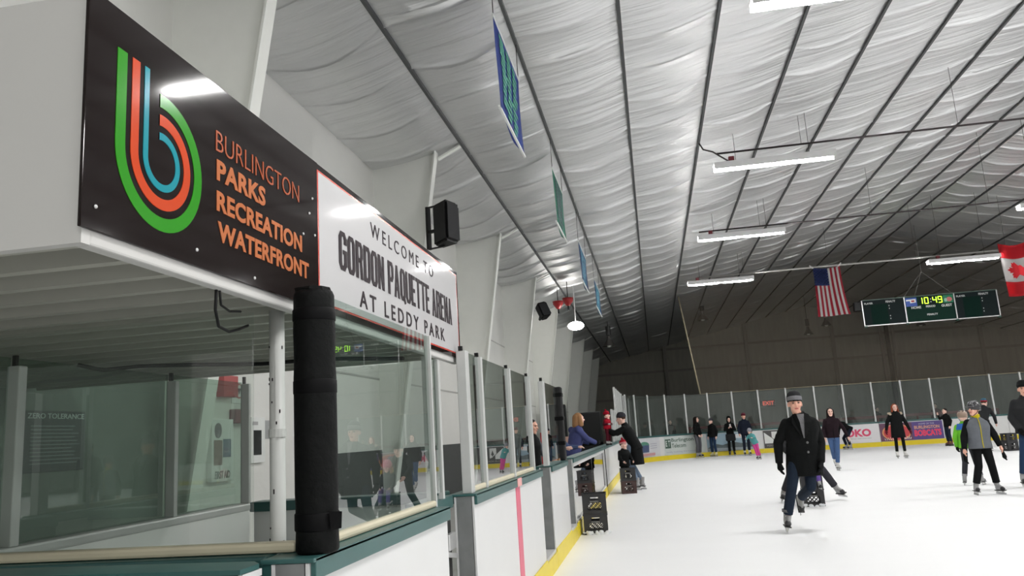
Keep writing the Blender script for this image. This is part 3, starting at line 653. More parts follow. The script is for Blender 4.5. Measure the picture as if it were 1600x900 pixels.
# adverts
def flat(x0): return lambda u, z, o=0: V((x0 + u, YF - .007 - o, z))
def curved(a0): return lambda u, z, o=0: arcpt(a0 - u / AR, AR - .007 - o) + V((0, 0, z))
def sheet(P, u0, u1, z0, z1, name, m, par, o=0, th=.003):
    mb = MB(); n_ = 8; rows = []
    for k in range(n_ + 1):
        u = u0 + (u1 - u0) * k / n_; rows.append([mb.bm.verts.new(p) for p in (P(u, z0, o), P(u, z1, o), P(u, z1, o + th), P(u, z0, o + th))])
    for a, c in zip(rows, rows[1:]):
        for k in range(4): mb.bm.faces.new((a[k], c[k], c[(k + 1) % 4], a[(k + 1) % 4]))
    mb.bm.faces.new(rows[0]); mb.bm.faces.new(rows[-1][::-1])
    return mb.make(name, m, par)
def shape(P, pts, name, m, par, o=.004, th=.002):
    mb = MB(); a = [mb.bm.verts.new(P(u, z, o)) for u, z in pts]; b_ = [mb.bm.verts.new(P(u, z, o + th)) for u, z in pts]
    mb.bm.faces.new(a); mb.bm.faces.new(b_[::-1]); n_ = len(pts)
    for i in range(n_): mb.bm.faces.new((a[i], a[(i + 1) % n_], b_[(i + 1) % n_], b_[i]))
    return mb.make(name, m, par)
def disc(P, u, z, ru, rz, name, m, par, o=.004, n_=20): return shape(P, [(u + ru * math.cos(2 * PI * k / n_), z + rz * math.sin(2 * PI * k / n_)) for k in range(n_)], name, m, par, o)
def words(P, s, u0, u1, z0, z1, m, par, bold=0., o=.004):
    ob = text(s, m, par, 'lettering', (u0, 0, z0), (1, 0, 0), (0, 0, 1), u1 - u0, z1 - z0, bold, .002, 0)
    for v_ in ob.data.vertices: v_.co = P(v_.co.x, v_.co.z, o + (.002 if v_.co.y < 0 else 0))
    return ob
def advert(lb, P, w_, m, z0=.21, z1=1.0):
    p = P(w_ / 2, z0); t = thing('advert_panel', lb, 'advertisement', p); sheet(P, 0, w_, z0, z1, 'sheet', m, t); return t
a0, a1 = arc_angle(-1.0 / 38.5), arc_angle(.12 / 38.5)
P = curved(a0); w_ = AR * (a0 - a1)
t = advert('pale corner advert with a green and blue cap picture behind the man with the toddler', P, w_, mat('ad_pale', (.62, .63, .66), .4, var=.06, scale=5))
shape(P, [(w_ * .24, .42), (w_ * .6, .42), (w_ * .62, .72), (w_ * .24, .72)], 'picture', mat('ad_slate', srgb(70, 84, 120), .5, var=.3, scale=12), t)
disc(P, w_ * .42, .74, w_ * .2, .13, 'picture', mat('ad_sage', srgb(86, 140, 120), .5, var=.2, scale=12), t, .0065)
words(P, 'arena rink', w_ * .62, w_ * .92, .6, .8, mat('ad_grey', (.36, .36, .42), .5), t) if False else None
for k in range(3): shape(P, [(w_ * .66, .56 + k * .09), (w_ * .9, .57 + k * .09), (w_ * .9, .6 + k * .09), (w_ * .66, .59 + k * .09)], 'text_line', mat('ad_grey', (.4, .4, .47), .5), t)
shape(P, [(w_ * .06, .27), (w_ * .82, .27), (w_ * .82, .38), (w_ * .06, .36)], 'picture_base', mat('ad_rose', srgb(200, 150, 150), .5, var=.15, scale=10), t)
a0, a1 = arc_angle(.33 / 38.5), arc_angle(2.2 / 38.5); P = curved(a0); w_ = AR * (a0 - a1)
t = advert('pale telecom advert with a square grey logo and green lettering', P, w_, mat('ad_mint', (.55, .60, .58), .4, var=.05, scale=4))
GT = mat('ad_green_text', srgb(62, 88, 74), .5)
shape(P, [(.05, .5), (.42, .5), (.42, .9), (.05, .9)], 'logo', GT, t)
words(P, 'BT', .09, .38, .58, .84, mat('ad_mint2', (.6, .65, .63), .5), t, .03, .0065)
words(P, 'Burlington', .47, 1.75, .72, .93, GT, t, .012); words(P, 'Telecom', .47, 1.3, .51, .69, GT, t, .012)
words(P, 'locally building the future', .1, 1.8, .28, .37, mat('ad_mauve', (.34, .34, .46), .5), t)
a0, a1 = arc_angle(2.28 / 38.5), arc_angle(4.35 / 38.5); P = curved(a0); w_ = AR * (a0 - a1)
t = advert('pale blue landscape advert of sky and dark hills behind the hooded skater', P, w_, mat('ad_sky', srgb(150, 176, 190), .4, var=.08, scale=2))
shape(P, [(0, .36), (w_ * .2, .55), (w_ * .35, .47), (w_ * .55, .6), (w_ * .8, .5), (w_, .58), (w_, .3), (0, .3)], 'hills', mat('ad_hills', srgb(88, 100, 102), .5, var=.3, scale=14), t)
shape(P, [(0, .215), (w_, .215), (w_, .32), (0, .36)], 'lake', mat('ad_lake', srgb(150, 160, 165), .5, var=.15, scale=9), t, .006)
disc(P, w_ * .72, .84, .3, .1, 'cloud', mat('ad_cloud', (.75, .77, .78), .5), t)
words(P, 'find your lake', w_ * .08, w_ * .5, .24, .31, mat('ad_grey3', (.2, .22, .24), .5), t, 0, .0085) if False else None
P = flat(4.83)
t = advert('dark grey advert with a big white letter N and a tree inside it', P, 2.3, mat('ad_dark', srgb(64, 62, 62), .4, var=.06))
P = flat(4.52)
for pts in ([(.35, .42), (.74, .42), (.74, .6), (.35, .92)], [(.68, .94), (1.02, .94), (1.02, .46), (.9, .5), (.68, .68)]): shape(P, pts, 'letter', WTXT, t)
shape(P, [(.84, .56), (.9, .56), (.9, .62), (.95, .62), (.87, .84), (.79, .62), (.84, .62)], 'tree', mat('ad_dark', srgb(64, 62, 62)), t, .0065)
words(P, 'YOUR NORTH', .42, 1.25, .28, .36, mat('ad_mid', (.4, .4, .36), .5), t)
P = flat(7.2)
t = advert('white advert with bold pink-red capitals beside the bending skater', P, 2.66, mat('ad_white', (.74, .73, .75), .4, var=.03))
words(P, 'OKO', 1.2, 2.3, .48, .82, mat('ad_pink', srgb(214, 74, 110), .5), t, .045)
words(P, 'Trust. Over the counter', 1.05, 2.3, .38, .43, mat('ad_grey4', (.3, .3, .3), .5), t)
P = flat(9.88)
t = advert('purple team advert with a red medallion behind the skater with red hair', P, 2.64, mat('ad_purple', srgb(82, 66, 128), .4, var=.06))
shape(P, [(0, .215), (1.36, .215), (1.36, .995), (0, .995)], 'picture_ground', mat('ad_plum', srgb(96, 60, 84), .5, var=.12, scale=9), t)
disc(P, .7, .58, .62, .37, 'ring', mat('ad_gold', srgb(214, 150, 100), .5), t, .0065); disc(P, .7, .58, .56, .33, 'medallion', mat('ad_red', srgb(190, 62, 66), .5), t, .009)
disc(P, .7, .6, .22, .26, 'medallion_centre', mat('ad_slate2', srgb(96, 90, 130), .5), t, .0115)
for k in range(6):
    for sgn_ in (-1, 1): u = .7 + sgn_ * (.12 + .08 * k); shape(P, [(u, .26), (u + .03, .26), (u + .045 * sgn_ + .02, .44 - .02 * k), (u + .03 * sgn_, .44 - .02 * k)], 'ray', WTXT, t, .0115)
words(P, 'HOME OF THE', 1.65, 2.3, .86, .93, mat('ad_lilac', (.5, .5, .62), .5), t)
words(P, 'BURLINGTON', 1.45, 2.5, .68, .82, mat('ad_tan', srgb(214, 160, 130), .5), t, .03); words(P, 'BOBCATS', 1.43, 2.55, .36, .64, mat('ad_hot', srgb(225, 62, 96), .5), t, .05)
# ------------------------------------------------------------------ safety net above the end glass
nm_ = bpy.data.materials.new('netting'); nm_.use_nodes = True; q = nm_.node_tree; b = q.nodes['Principled BSDF']
b.inputs['Base Color'].default_value = (.30, .25, .19, 1); b.inputs['Roughness'].default_value = .9
tr = q.nodes.new('ShaderNodeBsdfTransparent'); mx = q.nodes.new('ShaderNodeMixShader'); mx.inputs[0].default_value = .16
q.links.new(tr.outputs[0], mx.inputs[1]); q.links.new(b.outputs[0], mx.inputs[2]); q.links.new(mx.outputs[0], q.nodes['Material Output'].inputs[0])
t = thing('safety_net', 'fine brownish safety net hanging from the roof down to the far end glass', 'net', (12, 38.75, 2.85))
mb = MB(); mb.bm.faces.new([mb.bm.verts.new(p) for p in ((2.23, 38.75, 2.86), (24, 38.75, 2.86), (24, 38.75, roof(24) - .3), (RIDGE, 38.75, roof(RIDGE) - .2), (1.66, 38.75, 7.55))]); mb.make('mesh_sheet', nm_, t)
MB().tube([(2.23, 38.72, 2.84), (1.95, 38.72, 5.2), (1.66, 38.72, 7.6)], .035).make('edge_rope', mat('rope_tan', srgb(190, 178, 150), .7), t, True)
MB().tube([(2.23, 38.72, 2.87), (12, 38.72, 2.86), (24, 38.72, 2.87)], .012, 6).make('foot_rope', mat('rope_tan', srgb(190, 178, 150)), t)
# ------------------------------------------------------------------ scoreboard
SY = 37.0
t = thing('scoreboard', 'long dark green scoreboard showing 10:49 in green digits', 'scoreboard', (12.27, SY, 5.25))
CASE = mat('score_case', srgb(14, 34, 30), .4, var=.1)
MB().box(9.5, 15.05, SY, SY + .22, 5.26, 6.42, .02).make('case', CASE, t)
for x0, x1, nm2, m2 in ((9.54, 11.24, 'left_face', BLK2), (11.3, 13.28, 'centre_face', DKGREEN), (13.34, 15.01, 'right_face', BLK2)): MB().box(x0, x1, SY - .012, SY, 5.3, 6.39).make(nm2, m2, t)
for x0 in (9.54, 13.34): MB().box(x0 + .3, x0 + 1.0, SY - .016, SY - .012, 5.3, 6.2).make('tint_band', mat('tint_green', srgb(10, 36, 30), .65, spec=.08), t)
for x in (9.5, 11.27, 13.31, 15.03): MB().box(x - .02, x + .02, SY - .03, SY, 5.26, 6.42).make('edge_trim', ALU, t)
MB().box(9.5, 15.05, SY - .03, SY, 5.255, 5.295).make('edge_trim', ALU, t); MB().box(9.5, 15.05, SY - .03, SY, 6.4, 6.43).make('edge_trim', mat('trim_dk', (.1, .16, .13), .5), t)
def sb(s, x0, x1, z0, z1, m=WTXT, b_=.02): return text(s, m, t, 'lettering', (x0, SY - .014, z0), (1, 0, 0), (0, 0, 1), x1 - x0, z1 - z0, b_, .004, .002)
sb('HOME', 11.52, 11.92, 5.86, 5.97); sb('PERIOD', 12.12, 12.5, 5.88, 5.97); sb('GUEST', 12.75, 13.18, 5.86, 5.97); sb('PENALTY', 12.12, 12.56, 5.53, 5.61)
for x0 in (9.54, 13.34):
    sb('PLAYER', x0 + .06, x0 + .42, 6.22, 6.3); sb('PENALTY', x0 + .96, x0 + 1.36, 6.24, 6.33)
    for z in (5.95, 5.5): sb(':', x0 + 1.06, x0 + 1.09, z, z + .18)
    sb('LEAGUE', x0 + 1.5, x0 + 1.68, 5.84, 5.87) if False else None
MB().box(11.32, 11.78, SY - .016, SY - .012, 5.98, 6.36).make('home_emblem', mat('emb_blue', srgb(48, 84, 170), .5, var=.2), t)
MB().poly([(11.34, SY - .018, 6.28), (11.74, SY - .018, 6.3), (11.74, SY - .018, 6.14), (11.5, SY - .018, 6.12), (11.5, SY - .018, 6.22), (11.34, SY - .018, 6.22)], (0, .002, 0)).make('emblem_shape', WTXT, t)
MB().box(11.55, 11.68, SY - .021, SY - .018, 6.17, 6.24).make('emblem_mark', RED, t)
MB().box(12.86, 13.26, SY - .016, SY - .012, 6.02, 6.36).make('guest_emblem', mat('emb_green', srgb(24, 120, 84), .5, var=.15), t)
MB().ell((13.1, SY - .016, 6.17), (.12, .004, .1)).make('emblem_shape', mat('emb_pink', srgb(205, 120, 120), .5), t); MB().ell((12.96, SY - .016, 6.15), (.07, .004, .08)).make('emblem_shape', mat('emb_pale', srgb(150, 190, 170), .5), t)
LED = mat('led_green', (.1, .3, .02), .5, emit=((.42, 1.0, .03), 1.6))
SEG = {'1': 'bc', '0': 'abcdef', '4': 'fgbc', '9': 'abcdfg'}
def digit(ch, x, z, w_, h_):
    mb = MB(); r = .016; y0, y1 = SY - .02, SY - .012
    S_ = dict(a=(x, x + w_, z + h_ - r, z + h_ + r), g=(x, x + w_, z + h_ / 2 - r, z + h_ / 2 + r), d=(x, x + w_, z - r, z + r), f=(x - r, x + r, z + h_ / 2, z + h_), e=(x - r, x + r, z, z + h_ / 2), b=(x + w_ - r, x + w_ + r, z + h_ / 2, z + h_), c=(x + w_ - r, x + w_ + r, z, z + h_ / 2))
    for s_ in SEG[ch]: a = S_[s_]; mb.box(a[0], a[1], y0, y1, a[2], a[3])
    mb.make('digit', LED, t)
MB().box(11.88, 12.84, SY - .016, SY - .012, 6.0, 6.37).make('clock_window', BLK2, t)
for ch, x in (('1', 11.86), ('0', 12.1), ('4', 12.44), ('9', 12.66)): digit(ch, x, 6.06, .14, .26)
for z in (6.1, 6.22): MB().box(12.33, 12.37, SY - .02, SY - .012, z, z + .04).make('colon_dot', WTXT, t)
MB().box(9.18, 9.48, SY + .02, SY + .3, 5.98, 6.38, .03).make('horn_box', BLACK, t)
for x in (9.55, 11.27, 13.31, 15.0): MB().box(x - .06, x + .06, SY - .04, SY + .1, 5.2, 5.27, .01).make('foot_bracket', mat('bracket_green', srgb(20, 60, 48), .4), t)
for pts in ([(11.3, SY + .1, 6.42), (12.18, SY + .1, 7.5)], [(11.75, SY + .1, 6.42), (12.18, SY + .1, 7.5)], [(13.3, SY + .1, 6.42), (12.18, SY + .1, 7.5)], [(12.18, SY + .1, 7.45), (12.18, SY + .1, roof(12.18) - .02)]): MB().tube(pts, .012, 6).make('cable', mat('cable_grey', (.2, .19, .18), .5), t)
# ------------------------------------------------------------------ flags on the white pipe
def cloth(P, u0, u1, v0, v1, name, m, par, o=0.):
    mb = MB(); N, K = max(2, int((u1 - u0) * 14) + 1), max(2, int((v1 - v0) * 16) + 1)
    g = [[mb.bm.verts.new(P(u0 + (u1 - u0) * i / N, v0 + (v1 - v0) * j / K, o)) for j in range(K + 1)] for i in range(N + 1)]
    for i in range(N):
        for j in range(K): mb.bm.faces.new((g[i][j], g[i + 1][j], g[i + 1][j + 1], g[i][j + 1]))
    bmesh.ops.solidify(mb.bm, geom=mb.bm.faces[:], thickness=.003); return mb.make(name, m, par, True)
def usP(u, v_, o=0): return V((6.6 + 1.0 * u + (u * .22 - .05) * v_ * v_ , 31.95 - o - .06 * math.sin(u * 9 + v_) * (.3 + v_), 7.17 - 1.93 * v_ - .05 * math.sin(PI * u) * (1 - v_) + .03 * u * v_))
t = thing('flag', 'striped red and white flag with starred blue corner hanging from the white pipe', 'flag', (7.1, 31.9, 7.2))
FR, FW, FB = mat('flag_red', srgb(170, 34, 54), .7), mat('flag_white', (.68, .66, .65), .7), mat('flag_blue', srgb(38, 54, 112), .7)
for k in range(13): cloth(usP, k / 13, (k + 1) / 13, 0 if k >= 7 else .36, 1, 'stripe', FR if k % 2 == 0 else FW, t)
cloth(usP, 0, 7 / 13, 0, .36, 'canton', FB, t)
mb = MB()
for r in range(9):
    for c_ in range(6 if r % 2 == 0 else 5):
        p = usP(.04 + r * .0575, .03 + (c_ + (.5 if r % 2 else 0)) * .058, .016)
        v0 = [mb.bm.verts.new(p + V((math.cos(PI / 2 + PI * i / 5) * (.034 if i % 2 == 0 else .015), 0, math.sin(PI / 2 + PI * i / 5) * (.034 if i % 2 == 0 else .015)))) for i in range(10)]; mb.bm.faces.new(v0)
bmesh.ops.solidify(mb.bm, geom=mb.bm.faces[:], thickness=.002); o = mb.make('star_pattern', FW, t); o['kind'] = 'stuff'
for u, dx in ((.02, -.12), (.93, .14)): MB().bar(usP(u, .0), (usP(u, 0).x + dx, 32.0, 7.3), .03, .05).make('tie', FW, t)
def caP(u, v_, o=0): return V((13.3 + 1.05 * u + .06 * v_ * (1 - u), 31.95 - o - .05 * math.sin(u * 8 + v_ * 2) * (.3 + v_), 7.47 - 2.05 * v_ - .12 * math.sin(PI * min(1, u * 1.0)) * (1 - v_)))
t = thing('flag', 'red and white maple leaf flag at the right edge above the scoreboard', 'flag', (13.8, 31.9, 7.4))
FR2 = mat('flag_scarlet', srgb(206, 26, 40), .7)
cloth(caP, 0, 1, 0, .27, 'red_band', FR2, t); cloth(caP, 0, 1, .27, .72, 'white_band', FW, t); cloth(caP, 0, 1, .72, 1, 'red_band', FR2, t)
leaf = [(0, 1), (.16, .72), (.3, .8), (.24, .42), (.46, .62), (.52, .5), (.8, .54), (.72, .36), (.86, .26), (.46, -.08), (.52, -.24), (.05, -.16), (.05, -.6)]
leaf = leaf + [(-x, y) for x, y in leaf[::-1]][:-1]
mb = MB(); fa = mb.bm.faces.new([mb.bm.verts.new(caP(.52 - .38 * y, .495 + .19 * x, .016)) for x, y in leaf]); bmesh.ops.triangulate(mb.bm, faces=[fa]); bmesh.ops.solidify(mb.bm, geom=mb.bm.faces[:], thickness=.002); mb.make('maple_leaf', FR2, t)
# ------------------------------------------------------------------ behind the end glass
t = thing('barrier_rail', 'dark red barrier running behind the far end glass', 'barrier', (8, 44, 0))
RDK = mat('barrier_red', srgb(120, 34, 40), .5, var=.1)
for z in (.6, 1.22): MB().box(1.7, 17, 43.97, 44.03, z, z + .14).make('rail', RDK, t)
for k in range(9): MB().box(1.75 + k * 1.9, 1.83 + k * 1.9, 43.96, 44.04, .06, 1.36).make('post', RDK, t)
t = thing('lit_sign', 'small glowing red sign seen through the far end glass', 'sign', (8.4, 61.7, 2.6))
MB().box(7.9, 8.9, 61.82, 61.99, 2.5, 2.95, .02).make('case', BLACK, t)
text('EXIT', mat('exit_red', (.5, .05, .04), .5, emit=((1, .12, .08), .5)), t, 'lettering', (8.0, 61.82, 2.58), (1, 0, 0), (0, 0, 1), .8, .28, .02)
# players' bench bits behind the left boards
t = thing('crowd_barrier', 'low pale panel with a red frame post behind the see-through boards', 'barrier', (-2.6, 20.6, 0))
MB().box(-2.9, -2.2, 20.6, 20.66, .06, 1.36).make('panel', mat('panel_rose', srgb(196, 160, 145), .6), t); MB().box(-2.93, -2.88, 20.58, 20.68, .06, 1.5).make('post', RED, t); MB().box(-2.4, -2.37, 20.58, 20.6, .2, 1.3).make('post', RED, t)
t = thing('bench_divider', 'tall narrow black padded panel against the white columns past the seated spectators', 'panel', (-3.5, 30.5, 0))
MB().box(-4.2, -3.35, 30.9, 31.1, .06, 2.55, .05).make('pad', BLACK, t)
MB().box(-4.21, -3.34, 30.88, 30.92, 1.2, 1.3, .01).make('strap', STRAP, t)
t = thing('bench_divider', 'black padded end panel in the far left corner below the tall glass', 'panel', (-2.0, 27, 0))
MB().box(-2.6, -1.75, 27.0, 27.2, .06, 2.1, .05).make('pad', BLACK, t)
MB().box(-2.61, -1.74, 26.98, 27.02, 1.0, 1.1, .01).make('strap', STRAP, t)
# ------------------------------------------------------------------ milk crates
CRM = mat('crate_black', (.016, .016, .018), .45, var=.2, scale=9)
SNOW = mat('ice_shavings', (.78, .8, .82), .9)
def crate(x, y, z, lb, rz=0., snow=False, m=CRM, word=True, group=None):
    t = thing('milk_crate', lb, 'crate', (x, y, z), rz, group); W, D, H = .17, .165, .282
    mb = MB()
    for k in range(4):
        a = k * PI / 2; R = Matrix.Rotation(a, 4, 'Z'); m0 = len(mb.bm.verts)
        q = MB(); w_ = W
        q.box(-w_, w_, -D - .006, -D + .006, 0, .05); q.box(-w_, w_, -D - .006, -D + .006, .155, .19); q.box(-w_, w_, -D - .006, -D + .006, .235, H)
        for sx in (-1, 1): q.box(sx * w_ - (.07 if sx > 0 else 0), sx * w_ + (.07 if sx < 0 else 0), -D - .006, -D + .006, .05, .155); q.box(sx * w_ - (.11 if sx > 0 else 0), sx * w_ + (.11 if sx < 0 else 0), -D - .006, -D + .006, .19, .235)
        for i in range(-2, 4):
            p0, p1 = V((-.1 + i * .066, -D, .05)), V((-.1 + i * .066 + .105, -D, .155))
            for A, B in ((p0, p1), (V((-p0.x, p0.y, p0.z)), V((-p1.x, p1.y, p1.z)))):
                d = B - A; lo_, hi_ = sorted((( -.1 - A.x) / d.x, (.1 - A.x) / d.x)); lo_, hi_ = max(0, lo_), min(1, hi_)
                if hi_ - lo_ > .05: q.bar(A + d * lo_, A + d * hi_, .011, .009, (0, 1, 0))
        for v_ in q.bm.verts: v_.co = R @ v_.co
        me_ = bpy.data.meshes.new('x'); q.bm.to_mesh(me_); q.bm.free(); mb.bm.from_mesh(me_); bpy.data.meshes.remove(me_)
    mb.box(-W, W, -D, D, 0, .012)
    mb.make('body', m, t)
    q = MB()
    for (x0, x1, y0, y1) in ((-W - .008, W + .008, -D - .012, -D + .008), (-W - .008, W + .008, D - .008, D + .012), (-W - .008, -W + .012, -D, D), (W - .012, W + .008, -D, D)): q.box(x0, x1, y0, y1, H - .02, H)
    q.make('rim', m, t)
    if word: text('Oakhurst', mat('crate_print', (.35, .35, .33), .5), t, 'lettering', (.06, -D - .006, .182), (-1, 0, 0), (0, 0, -1), .12, .02, .01)
    if snow:
        q = MB()
        for k in range(16): q.ell((random.uniform(-W, W), -D - .008 + random.uniform(-.01, .01), random.uniform(.0, .035)), (random.uniform(.015, .05), .015, random.uniform(.008, .03)), None, 8, 6)
        o_ = q.make('snow', SNOW, t, True); o_['kind'] = 'stuff'
    return t
def crate_pair(x, y, rz, what, col='black', **kw):
    crate(x, y, .0, 'lower ' + col + ' milk crate ' + what, rz, **kw); crate(x, y, .284, 'upper black milk crate ' + what, rz)
crate_pair(-.975, 11.98, .06, 'standing beside the see-through boards', snow=True)
crate_pair(-.73, 19.05, .1, 'in front of the child with the red knit hat', col='dark brown', m=mat('crate_brown', (.05, .022, .02), .5, var=.2))
crate_pair(2.5, 14.45, -.1, 'under the seated child behind the dark-coated man', snow=True)
crate_pair(11.35, 28.9, .2, 'pushed by the man seen from behind')
# ------------------------------------------------------------------ people
def remesh(mb, name, m, parent, vox, it=3):
    bmesh.ops.recalc_face_normals(mb.bm, faces=mb.bm.faces)
    me = bpy.data.meshes.new('x'); mb.bm.to_mesh(me); mb.bm.free()
    ob = bpy.data.objects.new('x', me); COL.objects.link(ob)
    r = ob.modifiers.new('r', 'REMESH'); r.mode = 'VOXEL'; r.voxel_size = vox
    if it: q = ob.modifiers.new('s', 'SMOOTH'); q.factor = .5; q.iterations = it
    out = bpy.data.meshes.new_from_object(ob.evaluated_get(bpy.context.evaluated_depsgraph_get()))
    bpy.data.objects.remove(ob); bpy.data.meshes.remove(me); out.name = name
    return link(out, name, m, parent, True)
J0 = dict(pel=(0, 0, 1.02), che=(0, -.01, 1.36), nec=(0, 0, 1.555), hed=(0, -.025, 1.688), hf=0, hp=0, tw=0)
for sd, sg in (('L', 1), ('R', -1)):
    J0.update({'s' + sd: (.178 * sg, 0, 1.475), 'e' + sd: (.235 * sg, .05, 1.2), 'w' + sd: (.245 * sg, -.03, .965), 'h' + sd: (.09 * sg, 0, .99), 'k' + sd: (.1 * sg, -.035, .575), 'a' + sd: (.105 * sg, .02, .175), 't' + sd: (.12 * sg, -1, 0), 'g' + sd: None})
SKIN = mat('skin', srgb(226, 172, 150), .55, var=.05, scale=20); SKINP = mat('skin_pale', srgb(232, 190, 174), .55, var=.04, scale=20)
EYE = mat('eye_dark', (.03, .02, .015), .3); LIP = mat('lip', srgb(176, 92, 88), .5); BLADE = mat('blade_steel', (.55, .56, .58), .25, .9); SOLE = mat('sole_dark', (.02, .02, .02), .5); HOLD = mat('blade_holder', (.6, .6, .6), .5)
def cm(name, c, rough=.8, bump=.25): return mat(name, tuple(q * .8 for q in c), rough, var=.12, scale=14, bump=bump, bscale=70, spec=.12)
CBLACK = cm('cloth_black', (.006, .0068, .007)); CCHAR = cm('cloth_charcoal', (.026, .027, .029)); CNAVY = cm('cloth_navy', (.012, .016, .03)); CJEAN = cm('denim_dark', (.018, .028, .048)); CJEANB = cm('denim_blue', srgb(78, 104, 146)); CJEANM = cm('denim_mid', srgb(40, 60, 88))
CGREY = cm('cloth_grey', srgb(92, 92, 98)); CGREY2 = cm('cloth_grey_mid', srgb(112, 116, 122)); CGREYD = cm('cloth_grey_dark', srgb(58, 58, 64)); CPINK = cm('cloth_pink', srgb(230, 84, 160)); CTEAL = cm('cloth_teal', srgb(96, 172, 172)); CPURP = cm('cloth_purple', srgb(110, 86, 160)); CRED = cm('cloth_red', srgb(172, 24, 44))
CGRN = cm('cloth_lime', srgb(120, 205, 60)); CBLU = cm('cloth_blue', srgb(60, 112, 190)); CPERI = cm('cloth_periwinkle', srgb(82, 88, 138)); CWINE = cm('cloth_wine', srgb(92, 26, 40)); CPLUM = cm('cloth_plum', srgb(38, 26, 32)); CWHITE = cm('cloth_white', (.62, .62, .62)); CCREAM = cm('fur_cream', srgb(200, 182, 160), .9, .9); CKNITG = cm('knit_grey', srgb(128, 128, 130), .9, .6); CDEN = cm('denim_jacket', srgb(88, 104, 142)); CYEL = cm('cloth_yellow', srgb(214, 196, 40))
HDARK = cm('hair_dark', (.016, .010, .008), .5, .6); HBROWN = cm('hair_brown', srgb(70, 48, 34), .5, .6); HRED = cm('hair_auburn', srgb(150, 78, 52), .5, .6); HBLOND = cm('hair_blond', srgb(176, 132, 92), .5, .6); HGREY = cm('hair_grey', srgb(128, 116, 104), .5, .6)
BOOTG = mat('boot_grey', srgb(150, 150, 150), .5, var=.15, scale=20); BOOTW = mat('boot_white', (.66, .65, .63), .45, var=.08); BOOTK = mat('boot_black', (.02, .02, .022), .45); BOOTY = mat('boot_straw', srgb(214, 206, 160), .5); BOOTB = mat('boot_brown', srgb(92, 50, 42), .5)
HELM = mat('helmet_black', (.03, .03, .034), .25, var=.2); HELMW = mat('helmet_tan', srgb(150, 128, 112), .35, var=.2); HELMP = mat('helmet_pink', srgb(226, 120, 150), .35, var=.2); HELMG = mat('helmet_grey', srgb(140, 140, 148), .35, var=.2)
def hand_prims(mb, wr, d, side, s, grow=0., curl=.35):
    d = d.normalized(); fw = V((0, -1, 0)) - d * (-d.y)
    if fw.length < .2: fw = V((0, 0, -1)) - d * (-d.z)
    fw.normalize(); n = d.cross(fw)                       # fw: thumb side, n: palm normal (either way)
    if n.x * side > 0: n = -n                             # palms face the body
    P = lambda a, b_, c: wr + (d * a + fw * b_ + n * c) * s
    mb.cap(P(.0, 0, 0), P(.075, .0, .005), (.024 + grow) * s, (.033 + grow) * s, fw, 1.15)
    for k, (off, ln) in enumerate(((.03, .068), (.0105, .076), (-.0095, .07), (-.028, .054))):
        b0 = P(.085, off, .004); b1 = P(.085 + ln * .55, off * 1.1, .004 + ln * curl * .45); b2 = P(.085 + ln * .88, off * 1.1, .004 + ln * curl * 1.4)
        mb.cap(b0, b1, (.0095 + grow) * s, (.0088 + grow) * s, seg=8); mb.cap(b1, b2, (.0088 + grow) * s, (.0075 + grow) * s, seg=8)
    t0, t1, t2 = P(.025, .026, .008), P(.06, .05, .022), P(.09, .054, .034)
    mb.cap(t0, t1, (.0135 + grow) * s, (.0115 + grow) * s, seg=8); mb.cap(t1, t2, (.0115 + grow) * s, (.009 + grow) * s, seg=8)
